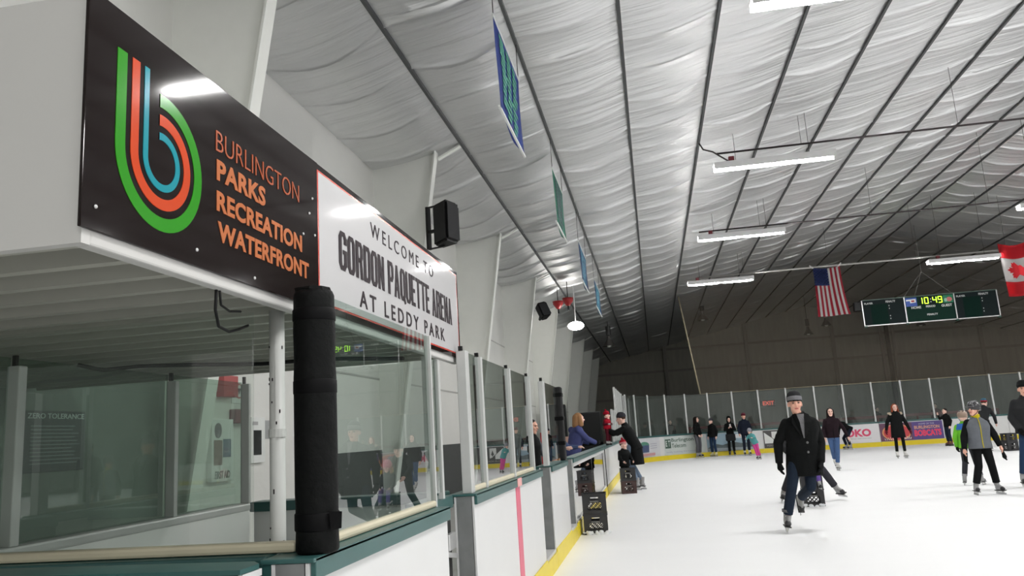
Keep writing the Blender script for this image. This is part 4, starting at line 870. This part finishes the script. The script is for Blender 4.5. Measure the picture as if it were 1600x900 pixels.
def person(label, x, y, face, s=1., J={}, z=0., hk=1.05, vox=.012, skin=SKINP, top=CBLACK, hem=.1, legs=CJEAN, legw=1., sleeve=None, gloves=None, hair=None, hat=None, skate=None, boot=BOOTG, toe=BOOTK, bulk=1., zipm=None, collar=None, cat='person'):
    t = thing('person', label, cat, (x, y, z), math.radians(face))
    j = dict(J0); j.update(J)
    g = {k: (V(v) * s if isinstance(v, tuple) and k[0] != 't' and k[0] != 'g' else v) for k, v in j.items()}
    for sd in 'LR': g['t' + sd] = V(j['t' + sd]).normalized()
    for sd in 'LR': g['s' + sd] = g['s' + sd] + V((0, 0, -.03 * s)); g['s' + sd] = g['s' + sd].lerp(g['s' + ('R' if sd == 'L' else 'L')], .04)
    lat = (g['sL'] - g['sR']).normalized(); hk = hk * s
    R = Matrix.Rotation(math.radians(j['hf']), 3, 'Z') @ Matrix.Rotation(math.radians(j['hp']), 3, 'X'); c = g['hed']
    H = lambda a, b_, e: c + R @ V((a, b_, e)) * hk
    hv = lambda *r: tuple(q * hk for q in r)
    # body: one continuous surface
    mb = MB()
    mb.ell(H(0, .012, .03), hv(.077, .097, .09), R); mb.cap(H(0, -.03, -.015), H(0, -.043, -.075), .066 * hk, .046 * hk, R @ V((1, 0, 0)), 1.04); mb.ell(H(0, -.068, -.097), hv(.026, .022, .02), R)
    mb.cap(H(0, -.09, .018), H(0, -.113, -.02), .009 * hk, .0145 * hk); mb.ell(H(0, -.074, .036), hv(.058, .02, .013), R)
    for q in (1, -1):
        mb.ell(H(.079 * q, .012, -.005), hv(.012, .02, .032), R); mb.ell(H(.036 * q, -.07, -.022), hv(.025, .023, .024), R)
    mb.cap(g['nec'] - V((0, 0, .03)) * s, H(0, .018, -.06), .056 * s, .054 * hk)
    ax = (g['nec'] - g['pel']).normalized()
    mb.loft([(g['pel'] - ax * .08 * s, .14 * s, .10 * s), (g['pel'] + ax * .1 * s, .125 * s, .09 * s), (g['che'], .15 * s, .10 * s), (g['che'].lerp(g['nec'], .6), .15 * s, .085 * s), (g['nec'], .055 * s, .055 * s)], lat)
    for sd, sg in (('L', 1), ('R', -1)):
        hd_ = V(j['g' + sd]) if j['g' + sd] else (g['w' + sd] - g['e' + sd])
        mb.cap(g['s' + sd], g['e' + sd], .05 * s, .04 * s); mb.cap(g['e' + sd], g['w' + sd], .04 * s, .026 * s); hand_prims(mb, g['w' + sd], hd_, sg, s)
        mb.cap(g['h' + sd], g['k' + sd], .08 * s, .052 * s); mb.cap(g['k' + sd], g['a' + sd], .052 * s, .036 * s)
        tf_ = g['t' + sd]; u_ = (g['k' + sd] - g['a' + sd]).normalized(); u_ = (u_ - tf_ * u_.dot(tf_)).normalized(); mb.cap(g['a' + sd] - u_ * .045 * s, g['a' + sd] + (tf_ * .11 - u_ * .06) * s, .032 * s, .024 * s)
    body = remesh(mb, 'body', skin, t, min(vox, .0085) if vox < .011 else vox * .9, 2)
    for q in (1, -1):
        MB().ell(H(.032 * q, -.0835, .013), hv(.014, .008, .0075), R, 10, 7).make('eye', EYE, t, True)
        MB().bar(H(.017 * q, -.094, .033), H(.05 * q, -.084, .034), .008 * hk, .006 * hk).make('eyebrow', hair[0] if hair else HBROWN, t)
    MB().ell(H(0, -.093, -.056), hv(.025, .009, .0085), R, 10, 7).make('lips', LIP, t, True)
    # upper garment
    mb = MB(); b_ = bulk
    if hem > .22:
        dn = V((0, 0, -1)) if ax.z > .8 else -ax
        mb.loft([(g['pel'] + dn * hem * s, .215 * s * b_, .165 * s * b_), (g['pel'] + dn * hem * .5 * s, .205 * s * b_, .155 * s * b_), (g['pel'], .19 * s * b_, .14 * s * b_), (g['pel'] + ax * .14 * s, .178 * s * b_, .13 * s * b_)], lat, 18)
    mb.loft([(g['pel'] - ax * min(hem, .1) * s, .188 * s * b_, .14 * s * b_), (g['pel'] + ax * .12 * s, .172 * s * b_, .128 * s * b_), (g['che'], .195 * s * b_, .138 * s * b_), (g['che'].lerp(g['nec'], .55), .185 * s * b_, .115 * s), (g['che'].lerp(g['nec'], .85), .12 * s, .09 * s), (g['nec'] + ax * .012 * s, .078 * s, .077 * s), (g['nec'] + ax * .04 * s, .072 * s, .073 * s)], lat, 18)
    sm = MB() if sleeve else mb
    for sd in 'LR':
        sh, el, wr = g['s' + sd], g['e' + sd], g['w' + sd]; d = (wr - el).normalized()
        mb.cap(g['nec'] - ax * .02 * s, sh, .052 * s, .052 * s); sm.cap(sh, el, .066 * s * b_, .057 * s * b_); sm.cap(el, el.lerp(wr, .5), .058 * s * b_, .053 * s * b_); sm.loft([(el, .056 * s * b_, .056 * s * b_), (wr - d * .01 * s, .045 * s * b_, .045 * s * b_), (wr + d * .012 * s, .044 * s * b_, .044 * s * b_)], (.3, .5, .8), 12)
    jk = remesh(mb, 'jacket', top, t, vox * 1.1, 3)
    if sleeve: remesh(sm, 'sleeves', sleeve, t, vox * 1.1, 3)
    if collar:
        MB().loft([(g['nec'] - ax * .02 * s, .088 * s, .09 * s), (g['nec'] + ax * .035 * s, .082 * s, .086 * s), (g['nec'] + ax * .06 * s, .078 * s, .084 * s), (g['nec'] + ax * .05 * s, .066 * s, .07 * s)], lat, 20).make('collar', collar, t, True)
    # trousers
    mb = MB(); mb.loft([(g['pel'] + ax * .06 * s, .158 * s, .115 * s), (g['pel'] - ax * .05 * s, .175 * s, .13 * s), (g['pel'] - ax * .1 * s, .15 * s, .115 * s)], lat)
    for sd in 'LR':
        hp_, kn, an = g['h' + sd], g['k' + sd], g['a' + sd]; d = (an - kn).normalized(); e = an - d * .055 * s
        mb.cap(hp_, kn, .093 * s * legw, .068 * s * legw); mb.cap(kn, kn.lerp(e, .6), .068 * s * legw, .066 * s * legw)
        mb.loft([(kn, .068 * s * legw, .068 * s * legw), (e - d * .03 * s, .062 * s * legw, .066 * s * legw), (e, .064 * s * legw, .068 * s * legw)], (1, 0, 0))
    remesh(mb, 'trousers', legs, t, vox * 1.1, 3)
    # footwear
    for sd in 'LR':
        an, tf = g['a' + sd], g['t' + sd]; u = (g['k' + sd] - an).normalized(); u = (u * .85 + V((0, 0, 1)) * .15) if abs(tf.z) < .3 else u
        u = (u - tf * u.dot(tf)).normalized(); l = tf.cross(u); Q = lambda a, b2: an + (tf * a + u * b2) * s
        mb = MB(); mb.cap(Q(-.02, -.055), Q(.12, -.06), .047 * s, .038 * s, l, .92); mb.cap(Q(.03, -.02), Q(.12, -.05), .045 * s, .034 * s, l, .9); mb.cap(Q(0, -.03), Q(-.008, .06), .05 * s, .05 * s); mb.loft([(Q(-.005, .0), .05 * s, .054 * s), (Q(-.012, .11), .056 * s, .06 * s)], l)
        bt = remesh(mb, 'ice_skate' if skate else 'boot', boot, t, .011, 1)
        MB().cap(Q(.12, -.062), Q(.145, -.066), .044 * s, .034 * s, l, .98).make('toe_cap', toe, bt, True)
        MB().bar(Q(-.075, -.1), Q(.175, -.1), .082 * s, .014 * s, u).make('sole', SOLE, bt)
        if skate:
            MB().loft([(Q(-.055, -.1), .028 * s, .028 * s), (Q(-.05, -.15), .012 * s, .03 * s)], l, 8).loft([(Q(.12, -.1), .028 * s, .028 * s), (Q(.11, -.15), .012 * s, .03 * s)], l, 8).bar(Q(-.08, -.142), Q(.15, -.142), .011 * s, .018 * s, u).make('blade_holder', HOLD, bt)
            MB().bar(Q(-.1, -.161), Q(.19, -.161), .005 * s, .028 * s, u).make('blade', BLADE, bt)
            mb = MB()
            for k in range(4): mb.bar(Q(.055 - .016 * k, -.01 + .03 * k) - l * .03 * s, Q(.055 - .016 * k, -.01 + .03 * k) + l * .03 * s, .008 * s, .008 * s, u)
            mb.make('laces', WTXT, bt)
        else:
            MB().bar(Q(-.07, -.14), Q(.17, -.14), .078 * s, .07 * s, u).make('heel_sole', SOLE, bt)
    if gloves:
        for sd, sg in (('L', 1), ('R', -1)):
            mb = MB(); d = V(j['g' + sd]) if j['g' + sd] else (g['w' + sd] - g['e' + sd]); hand_prims(mb, g['w' + sd], d, sg, s, .006); dn_ = d.normalized(); mb.loft([(g['w' + sd] - dn_ * .05 * s, .04 * s, .04 * s), (g['w' + sd] + dn_ * .02 * s, .033 * s, .033 * s)], (.3, .5, .8))
            remesh(mb, 'glove', gloves, t, min(vox, .009), 1)
    # hair
    if hair:
        hm_, st = hair; mb = MB(); mb.ell(H(0, .024, .046), hv(.084, .094, .088), R)
        if st != 'short':
            lo = -.24 if st == 'long' else -.12
            for q in (1, -1): mb.cap(H(.074 * q, .022, .05), H(.094 * q, .0, lo), .026 * hk, .03 * hk, R @ V((0, 1, 0)), 1.7)
            mb.cap(H(0, .07, .04), H(0, .085, lo), .07 * hk, .07 * hk, R @ V((1, 0, 0)), 1.15)
        remesh(mb, 'hair', hm_, t, max(.009, vox * .8), 1)
    if hat:
        kind = hat[0]; Z = R @ V((0, 0, 1)); X = R @ V((1, 0, 0))
        if kind == 'beanie':
            MB().loft([(H(0, .014, .05), .088 * hk, .106 * hk), (H(0, .016, .092), .09 * hk, .107 * hk), (H(0, .02, .128), .078 * hk, .092 * hk), (H(0, .026, .153), .05 * hk, .06 * hk), (H(0, .028, .164), .016 * hk, .02 * hk)], X, 20).make('knit_hat', hat[1], t, True)
            MB().loft([(H(0, .012, .043), .090 * hk, .108 * hk), (H(0, .012, .049), .093 * hk, .111 * hk), (H(0, .013, .08), .094 * hk, .112 * hk), (H(0, .014, .086), .090 * hk, .107 * hk)], X, 20).make('hat_band', hat[2], t, True)
            if len(hat) > 3: MB().ell(H(0, .03, .187), hv(.035, .035, .033), R).make('pompom', hat[3], t, True)
        if kind == 'helmet':
            mb = MB(); mb.loft([(H(0, .02, -.01), .098 * hk, .118 * hk), (H(0, .018, .06), .104 * hk, .126 * hk), (H(0, .02, .105), .09 * hk, .112 * hk), (H(0, .02, .14), .055 * hk, .07 * hk), (H(0, .02, .152), .02 * hk, .03 * hk)], X, 20)
            mb.make('helmet', hat[1], t, True)
            for q in (-1, 0, 1): MB().tube([H(.04 * q, -.105, .07), H(.04 * q, -.07, .128), H(.035 * q, .02, .158), H(.035 * q, .1, .12)], .012 * hk, 8).make('helmet_rib', hat[2], t, True)
            MB().bar(H(-.085, -.112, .045), H(.085, -.112, .045), .03 * hk, .012 * hk, Z).make('helmet_brim', hat[2], t)
            for q in (-1, 1): MB().tube([H(.098 * q, .0, -.0), H(.075 * q, -.03, -.07), H(.02 * q, -.055, -.118)], .006 * hk, 6).make('chin_strap', BLACK, t)
        if kind == 'hood':
            mb = MB(); mb.ell(H(0, .034, .03), hv(.106, .108, .13), R); mb.cap(H(0, .04, -.04), g['nec'] + V((0, .02, 0)) * s, .1 * hk, .1 * s, X, 1.05)
            remesh(mb, 'hood', hat[1], t, vox, 2)
    if zipm:
        pts = []
        for k in range(7):
            q = g['pel'].lerp(g['nec'], -.16 + k * .19); n_ = lat.cross(ax); n_ = n_ if n_.y < 0 else -n_
            rad = (.142, .13, .132, .138, .142, .122, .08)[k] * s * b_ + .004; pts.append(q + n_ * rad)
        MB().tube(pts, .008 * s, 6).make('zip', zipm, t)
    t['joints'] = 0
    del t['joints']
    return t, H, g, R
# --- the man in front
man, H, g, R = person('man in a dark wool coat, striped knit hat and jeans skating towards the camera', 1.62, 11.2, 0, 1., dict(
    pel=(.26, .02, 1.0), che=(.27, -.09, 1.32), nec=(.25, -.13, 1.5), hed=(.21, -.17, 1.64), hf=0, hp=0, sR=(.07, -.08, 1.425), sL=(.445, -.08, 1.40), eR=(-.03, .04, 1.15), wR=(-.055, -.03, .90), eL=(.51, .05, 1.13), wL=(.46, -.10, .89),
    hR=(.17, .02, .98), hL=(.35, .04, .98), kR=(.045, -.14, .57), aR=(-.035, -.02, .19), tR=(-.05, -1, .0), kL=(.3, -.06, .57), aL=(.235, .42, .40), tL=(.0, -.45, -.9), gR=(-.02, -.08, -1), gL=(-.2, -.3, -1)),
    hk=1.06, vox=.009, skin=SKIN, top=CBLACK, hem=.29, legs=CJEAN, gloves=CBLACK, hair=(HDARK, 'short'), hat=('beanie', CCHAR, cm('knit_band', srgb(132, 132, 136), .9, .5)), skate=1, boot=BOOTG, bulk=1.12)
MB().loft([(H(0, .012, .034), .092, .112), (H(0, .012, .039), .096, .116), (H(0, .012, .052), .097, .117), (H(0, .012, .057), .091, .111)], (1, 0, 0), 20).make('hat_brim', CBLACK, man, True)
q = MB(); q.poly([(.205, -.225, 1.51), (.295, -.225, 1.51), (.285, -.262, 1.4), (.262, -.275, 1.2), (.25, -.275, 1.2), (.22, -.262, 1.4)], (0, -.012, 0)); q.make('sweater', CKNITG, man)
for pts in ([(.205, -.2, 1.53), (.15, -.19, 1.5), (.13, -.235, 1.4), (.235, -.285, 1.2), (.225, -.27, 1.4)], [(.295, -.2, 1.53), (.36, -.19, 1.5), (.38, -.235, 1.39), (.27, -.285, 1.2), (.285, -.27, 1.4)]): MB().poly(pts, (0, -.016, 0)).make('lapel', CBLACK, man)
for z_ in (1.14, 1.02): MB().ell((.29, -.262 + (.02 if z_ < 1.1 else 0), z_), (.016, .008, .016)).make('button', mat('button_grey', (.12, .12, .12), .3), man, True)
for sd, dx in (('R', 0),): MB().loft([(g['aR'] + V((.012, -.012, .075)), .072, .078), (g['aR'] + V((.014, -.014, .11)), .074, .08)], (1, 0, 0), 16).make('cuff', CKNITG, man, True)
# --- adult and child behind him
person('adult in grey trousers behind the dark-coated man, one leg stretched out sideways', 2.5, 15.12, 0, .97, dict(pel=(-.02, .1, .92), che=(-.08, -.12, 1.14), nec=(-.1, -.27, 1.26), hed=(-.1, -.36, 1.36), hp=10, sL=(.08, -.2, 1.2), sR=(-.28, -.2, 1.2), eL=(.14, -.36, 1.0), eR=(-.34, -.36, 1.0), wL=(.1, -.5, .86), wR=(-.26, -.5, .86),
    hL=(.08, .1, .9), hR=(-.12, .1, .9), kL=(.36, .06, .54), aL=(.57, .12, .21), tL=(.35, -1, 0), kR=(-.22, -.05, .52), aR=(-.36, .12, .175)), vox=.011, top=CCHAR, legs=CGREYD, hair=(HBROWN, 'short'), hat=('beanie', CBLACK, CBLACK), skate=1, legw=1.05)
person('child in a pink helmet and purple trousers sitting on crates behind the man', 2.5, 14.4, 0, .6, dict(pel=(0, 0, 1.02), kL=(.12, -.36, .98), kR=(-.12, -.36, .98), aL=(.13, -.42, .6), aR=(-.13, -.42, .6), wL=(.16, -.28, 1.06), wR=(-.16, -.28, 1.06), eL=(.24, -.04, 1.18), eR=(-.24, -.04, 1.18), hL=(.09, -.02, 1.0), hR=(-.09, -.02, 1.0)), z=.02, hk=1.4, vox=.01, top=CNAVY, legs=CPURP, hair=(HBLOND, 'bob'), hat=('helmet', HELMP, HELMP), skate=1)
# --- woman in jeans
person('woman with long dark hair in a plum jacket and blue jeans', 4.78, 23.4, 0, .93, dict(pel=(.0, 0, 1.0), che=(0, -.03, 1.34), eL=(.32, .02, 1.2), wL=(.4, -.05, .95), kL=(.06, -.06, .57), kR=(-.04, .1, .57), aR=(.02, .3, .3), aL=(.02, -.02, .175), tR=(0, -.8, -.6), hf=-4), vox=.011, top=CPLUM, hem=.06, legs=CJEANB, hair=(HDARK, 'long'), skate=1, boot=BOOTW, toe=BOOTW, collar=CPLUM, zipm=CBLACK)
# --- bending skater by the end boards
person('skater bent double in black beside the white advert with pink letters', 8.1, 36.9, -90, .95, dict(pel=(0, .16, .93), che=(0, -.12, 1.16), nec=(0, -.3, 1.18), hed=(0, -.43, 1.13), hp=35, sL=(.17, -.22, 1.16), sR=(-.17, -.22, 1.16), eL=(.18, -.34, .92), eR=(-.18, -.34, .92), wL=(.12, -.36, .7), wR=(-.12, -.38, .7), hL=(.1, .15, .9), hR=(-.1, .15, .9), kL=(.14, -.02, .52), kR=(-.14, -.12, .52), aL=(.15, .08, .175), aR=(-.15, -.02, .175)), vox=.014, top=CBLACK, legs=CNAVY, hair=(HBROWN, 'short'), hat=('beanie', CKNITG, CGREY), skate=1, hem=.14)
# --- woman with red hair
w2, H, g, R = person('woman with auburn hair, fur-trimmed hood, long black coat and white skates', 7.7, 27.9, 0, .955, dict(eL=(.29, .02, 1.2), wL=(.37, -.06, .92), eR=(-.29, .02, 1.2), wR=(-.37, -.06, .95), aL=(.12, -.05, .175), aR=(-.1, .06, .175), kL=(.11, -.07, .57), kR=(-.1, -.01, .57)), vox=.011, top=CBLACK, hem=.34, legs=CBLACK, legw=.82, hair=(HRED, 'bob'), gloves=CWINE, skate=1, boot=BOOTW, toe=BOOTW, bulk=1.08)
mb = MB(); pts = [(.17, -.06, 1.47), (.2, .04, 1.5), (.12, .13, 1.5), (0, .15, 1.48), (-.12, .13, 1.5), (-.2, .04, 1.5), (-.17, -.06, 1.47)]
for a, c_ in zip(pts, pts[1:]): mb.cap(V(a) * .955, V(c_) * .955, .04, .04)
remesh(mb, 'fur_trim', CCREAM, w2, .012, 1)
# --- boy in grey jacket
kid, H, g, R = person('boy in a black helmet and grey jacket with a yellow zip', 5.42, 15.0, 0, .83, dict(hf=-58, hp=-6, hed=(-.02, -.04, 1.71), eL=(.30, .02, 1.2), wL=(.36, -.04, .96), eR=(-.27, .02, 1.18), wR=(-.33, -.06, .93), kL=(.14, -.05, .57), aL=(.2, .0, .175), kR=(-.1, -.03, .57), aR=(-.2, .0, .175), tL=(.3, -1, 0), tR=(-.05, -1, 0)), hk=1.12, vox=.0095, skin=SKIN, top=CGREY2, sleeve=CBLACK, hem=.2, legs=CBLACK, hair=(HBROWN, 'short'), hat=('helmet', HELM, mat('helmet_rib_grey', (.16, .16, .17), .3)), skate=1, boot=BOOTG, zipm=CYEL, collar=CYEL, bulk=1.24, legw=1.12)
MB().tube([V(p) * .83 for p in ((.178, -.02, .93), (.204, -.045, .57), (.246, .0, .27))], .011, 6).make('side_stripe', CWHITE, kid)
for sd in 'LR':
    a = g['w' + sd] + V((.02 if sd == 'L' else -.02, -.01, -.1)); mb = MB(); mb.cap(a, a + V((.02 if sd == 'L' else .01, 0, -.09)), .022, .035); mb.cap(a + V((0, 0, -.09)), a + V((.045, 0, -.14)), .02, .014)
    o = remesh(mb, 'held_glove', CBLACK, None, .009, 1); o.location = kid.location
    tag(o, 'black glove dangling from the hand of the grey jacket boy', 'glove')
bpy.data.objects['held_glove']['label'] = 'black glove the grey jacket boy dangles on the side of the man in jeans'
bpy.data.objects['held_glove.001']['label'] = 'black glove the grey jacket boy dangles on the side his face turns to'
# --- child in lime behind him
gk, H, g, R = person('child in a lime green and blue jacket half hidden behind the boy in grey', 5.88, 16.9, 150, .76, dict(kL=(.12, -.05, .57), aL=(.17, .05, .175), kR=(-.13, -.04, .57), aR=(-.2, .0, .175)), hk=1.15, vox=.011, top=CGRN, sleeve=CGRN, hem=.1, legs=CGREYD, hair=(HBROWN, 'short'), hat=('helmet', HELMW, HELM), skate=1, gloves=CBLACK, bulk=1.1)
MB().loft([(V((0, 0, 1.38)) * .76, .2 * .84, .14 * .84), (V((0, 0, 1.53)) * .76, .14 * .84, .11 * .84)], (1, 0, 0), 18, False).make('yoke', CBLU, gk, True)
# --- child pointing
person('child in a black jacket and brown boots with one hand raised', 11.62, 35.2, -70, .82, dict(eR=(-.2, -.2, 1.32), wR=(-.1, -.34, 1.52), gR=(0, -.3, 1), eL=(.26, .05, 1.22), kL=(.11, -.04, .57)), hk=1.12, vox=.014, top=CBLACK, legs=CJEAN, hair=(HDARK, 'short'), boot=BOOTB, toe=BOOTB, hem=.16)
# --- man seen from behind
person('man seen from behind in a blue hat with a red band', 10.75, 29.1, 140, 1.0, dict(pel=(0, .1, .98), che=(0, -.12, 1.28), nec=(0, -.22, 1.46), hed=(0, -.3, 1.58), hp=8, sL=(.18, -.2, 1.39), sR=(-.18, -.2, 1.39), eL=(.24, -.34, 1.12), eR=(-.24, -.3, 1.12), wL=(.2, -.46, .9), wR=(-.22, -.42, .9), kL=(.12, -.06, .55), kR=(-.12, .12, .55), aR=(-.14, .3, .2), aL=(.12, .0, .175)), vox=.013, top=CCHAR, legs=CJEAN, hair=(HBROWN, 'short'), hat=('beanie', cm('knit_blue', srgb(60, 100, 120), .9, .5), cm('knit_red', srgb(176, 44, 60), .9, .5)), skate=1)
# --- man at the right edge
person('man in a black knit hat, charcoal coat and jeans at the right edge', 6.66, 16.0, -8, 1.02, dict(hf=-10, eR=(-.25, .0, 1.2), wR=(-.2, -.12, 1.0), aR=(-.24, -.02, .175), kR=(-.18, -.06, .57), aL=(.14, .1, .175)), vox=.011, skin=SKIN, top=CCHAR, hem=.22, legs=CJEANM, hair=(HDARK, 'short'), hat=('beanie', CBLACK, CBLACK), skate=1, boot=BOOTG, bulk=1.28, gloves=CBLACK)
# --- group along the end boards
person('person in a black hoodie and grey trousers before the telecom advert', 1.82, 37.2, 55, 1.0, dict(hf=20, eL=(.2, -.02, 1.2), wL=(.14, -.12, 1.02), eR=(-.22, -.0, 1.2), wR=(-.14, -.14, 1.0)), vox=.014, top=CBLACK, legs=CGREY, hair=(HDARK, 'long'), skate=1, hem=.14, legw=1.1)
person('person in black jacket, knit hat, blue jeans and straw-coloured skates', 2.5, 37.4, -40, .93, dict(hf=-15), vox=.014, top=CBLACK, legs=CJEANM, hair=(HBROWN, 'short'), hat=('beanie', CGREY, CGREYD), skate=1, boot=BOOTY, toe=BOOTY, hem=.12)
pc, H, g, R = person('hooded person in black reading a phone in front of the landscape advert', 3.27, 37.3, 0, .95, dict(hp=14, eL=(.24, -.04, 1.2), eR=(-.24, -.04, 1.2), wL=(.07, -.24, 1.3), wR=(-.07, -.24, 1.28), gL=(-.3, -.3, .5), gR=(.3, -.3, .5)), vox=.013, top=CBLACK, legs=CBLACK, hair=(HDARK, 'short'), hat=('hood', CBLACK), skate=1, boot=BOOTK, hem=.16)
MB().loft([((0, 0, .96), .21, .16), ((0, 0, .72), .22, .17), ((0, 0, .66), .2, .16)], (1, 0, 0), 18).make('tied_jacket', CCHAR, pc, True)
ph = MB().box(-.035, .035, -.36, -.35, 1.27, 1.4, .004).make('phone', mat('phone_case', (.55, .5, .5), .3), None); ph.location = pc.location; tag(ph, 'pale phone held up by the hooded person in black', 'phone')
person('man in a navy jacket and dark trousers beside the girl in pink', 3.86, 36.75, 8, 1.0, dict(eR=(-.26, .02, 1.2), wR=(-.27, -.06, .96), eL=(.24, -.05, 1.22), wL=(.22, -.2, 1.02), hf=-5), vox=.013, skin=SKIN, top=CNAVY, legs=CNAVY, hair=(HBROWN, 'short'), hat=('beanie', cm('knit_rose', srgb(120, 70, 80), .9, .5), CWINE), skate=1, boot=BOOTW, hem=.14, bulk=1.1)
person('small girl in a teal jacket, pink trousers and grey helmet', 3.72, 32.6, -30, .66, dict(pel=(.05, 0, .98), che=(-.06, -.06, 1.3), nec=(-.12, -.08, 1.48), hed=(-.16, -.12, 1.63), sL=(.06, -.06, 1.42), sR=(-.29, -.06, 1.4), eL=(.16, -.2, 1.26), wL=(.1, -.38, 1.26), eR=(-.38, -.12, 1.2), wR=(-.34, -.3, 1.22), hL=(.13, 0, .96), hR=(-.04, 0, .96), kL=(.2, -.02, .55), kR=(.06, -.05, .55), aL=(.28, 0, .175), aR=(.14, -.02, .175)), hk=1.25, vox=.011, top=CTEAL, legs=CPINK, hair=(HBROWN, 'short'), hat=('helmet', HELMG, HELMG), skate=1, boot=BOOTG, bulk=1.1, legw=1.15)
# --- man with toddler at the left boards
person('man in a long black coat holding up a toddler at the boards', -.62, 19.95, -100, 1.03, dict(pel=(0, .1, 1.0), che=(0, -.06, 1.33), nec=(0, -.12, 1.52), hed=(0, -.19, 1.65), hp=6, sL=(.18, -.12, 1.45), sR=(-.18, -.12, 1.45), eL=(.2, -.36, 1.32), eR=(-.2, -.36, 1.32), wL=(.1, -.5, 1.4), wR=(-.1, -.5, 1.4), kL=(.1, -.02, .57), aL=(.1, .08, .175), aR=(-.1, .16, .175)), vox=.011, top=CBLACK, hem=.42, legs=cm('denim_pale', srgb(120, 138, 160)), hair=(HBROWN, 'short'), hat=('beanie', CGREYD, CGREYD), skate=1, bulk=1.08)
person('toddler in a red knit hat and red suit held above the boards', -1.16, 19.9, 60, .42, dict(hf=20, wL=(.2, -.2, 1.2), wR=(-.2, -.2, 1.2)), z=1.1, hk=1.75, vox=.009, top=CRED, sleeve=CWINE, legs=CWINE, hair=(HBROWN, 'short'), hat=('beanie', CRED, CRED, CRED), gloves=CWHITE, boot=BOOTW, toe=BOOTW, bulk=1.45, legw=1.4)
person('child in a black jacket and red patterned knit hat behind a crate pair', -.8, 19.5, 30, .64, dict(hf=30, eL=(.24, -.1, 1.2), wL=(.2, -.3, 1.1), eR=(-.24, -.1, 1.2), wR=(-.2, -.3, 1.1)), hk=1.3, vox=.01, top=CBLACK, legs=CBLACK, hair=(HBROWN, 'short'), hat=('beanie', CRED, cm('knit_pink', srgb(214, 150, 150), .9, .5), CRED), skate=1, bulk=1.15)
person('woman with blond hair in a periwinkle coat leaning over the see-through boards', -1.68, 17.0, 120, 1.0, dict(pel=(0, .06, 1.0), che=(0, -.04, 1.33), nec=(0, -.08, 1.52), hed=(0, -.12, 1.66), eL=(.24, -.16, 1.24), eR=(-.24, -.16, 1.24), wL=(.16, -.38, 1.16), wR=(-.16, -.38, 1.16)), z=.06, vox=.011, top=CPERI, hem=.28, legs=CJEAN, hair=(HBLOND, 'bob'), boot=BOOTB, toe=BOOTB, gloves=CBLACK, bulk=1.12)
person('spectator with dark hair and a black vest behind the tall framed glass', -1.95, 12.7, 70, .9, dict(hp=8, eL=(.24, -.1, 1.2), wL=(.2, -.28, 1.1)), z=.06, vox=.011, skin=SKIN, top=CBLACK, sleeve=CGREY2, legs=CJEAN, hair=(HDARK, 'short'), boot=BOOTB, toe=BOOTB)
person('spectator with grey hair in a denim blue jacket resting an arm on the boards', -1.85, 15.2, 60, .86, dict(eR=(-.24, -.14, 1.3), wR=(-.2, -.36, 1.3), eL=(.25, -.12, 1.3), wL=(.3, -.34, 1.3)), z=.06, vox=.011, top=CDEN, legs=CJEAN, hair=(HGREY, 'short'), boot=BOOTB, toe=BOOTB)
person('spectator in black standing far behind the end glass above the red medallion advert', 11.45, 44.6, 20, .95, {}, z=.06, vox=.016, top=CBLACK, legs=CBLACK, hair=(HDARK, 'short'), boot=BOOTK)
person('spectator in a dark red jacket standing behind the end glass near the right', 14.3, 44.6, -20, .95, {}, z=.06, vox=.016, top=CWINE, legs=CBLACK, hair=(HDARK, 'short'), boot=BOOTK)
person('spectator in black standing behind the corner glass above the pale corner advert', .75, 41.5, 10, .95, {}, z=.06, vox=.016, top=CBLACK, legs=CBLACK, hair=(HDARK, 'short'), boot=BOOTK)
person('small child in a pink jacket seen through the see-through boards', -1.72, 14.2, 75, .56, {}, z=.06, hk=1.3, vox=.011, top=CPINK, legs=CPERI, hair=(HBLOND, 'bob'), boot=BOOTB, toe=BOOTB, bulk=1.15)
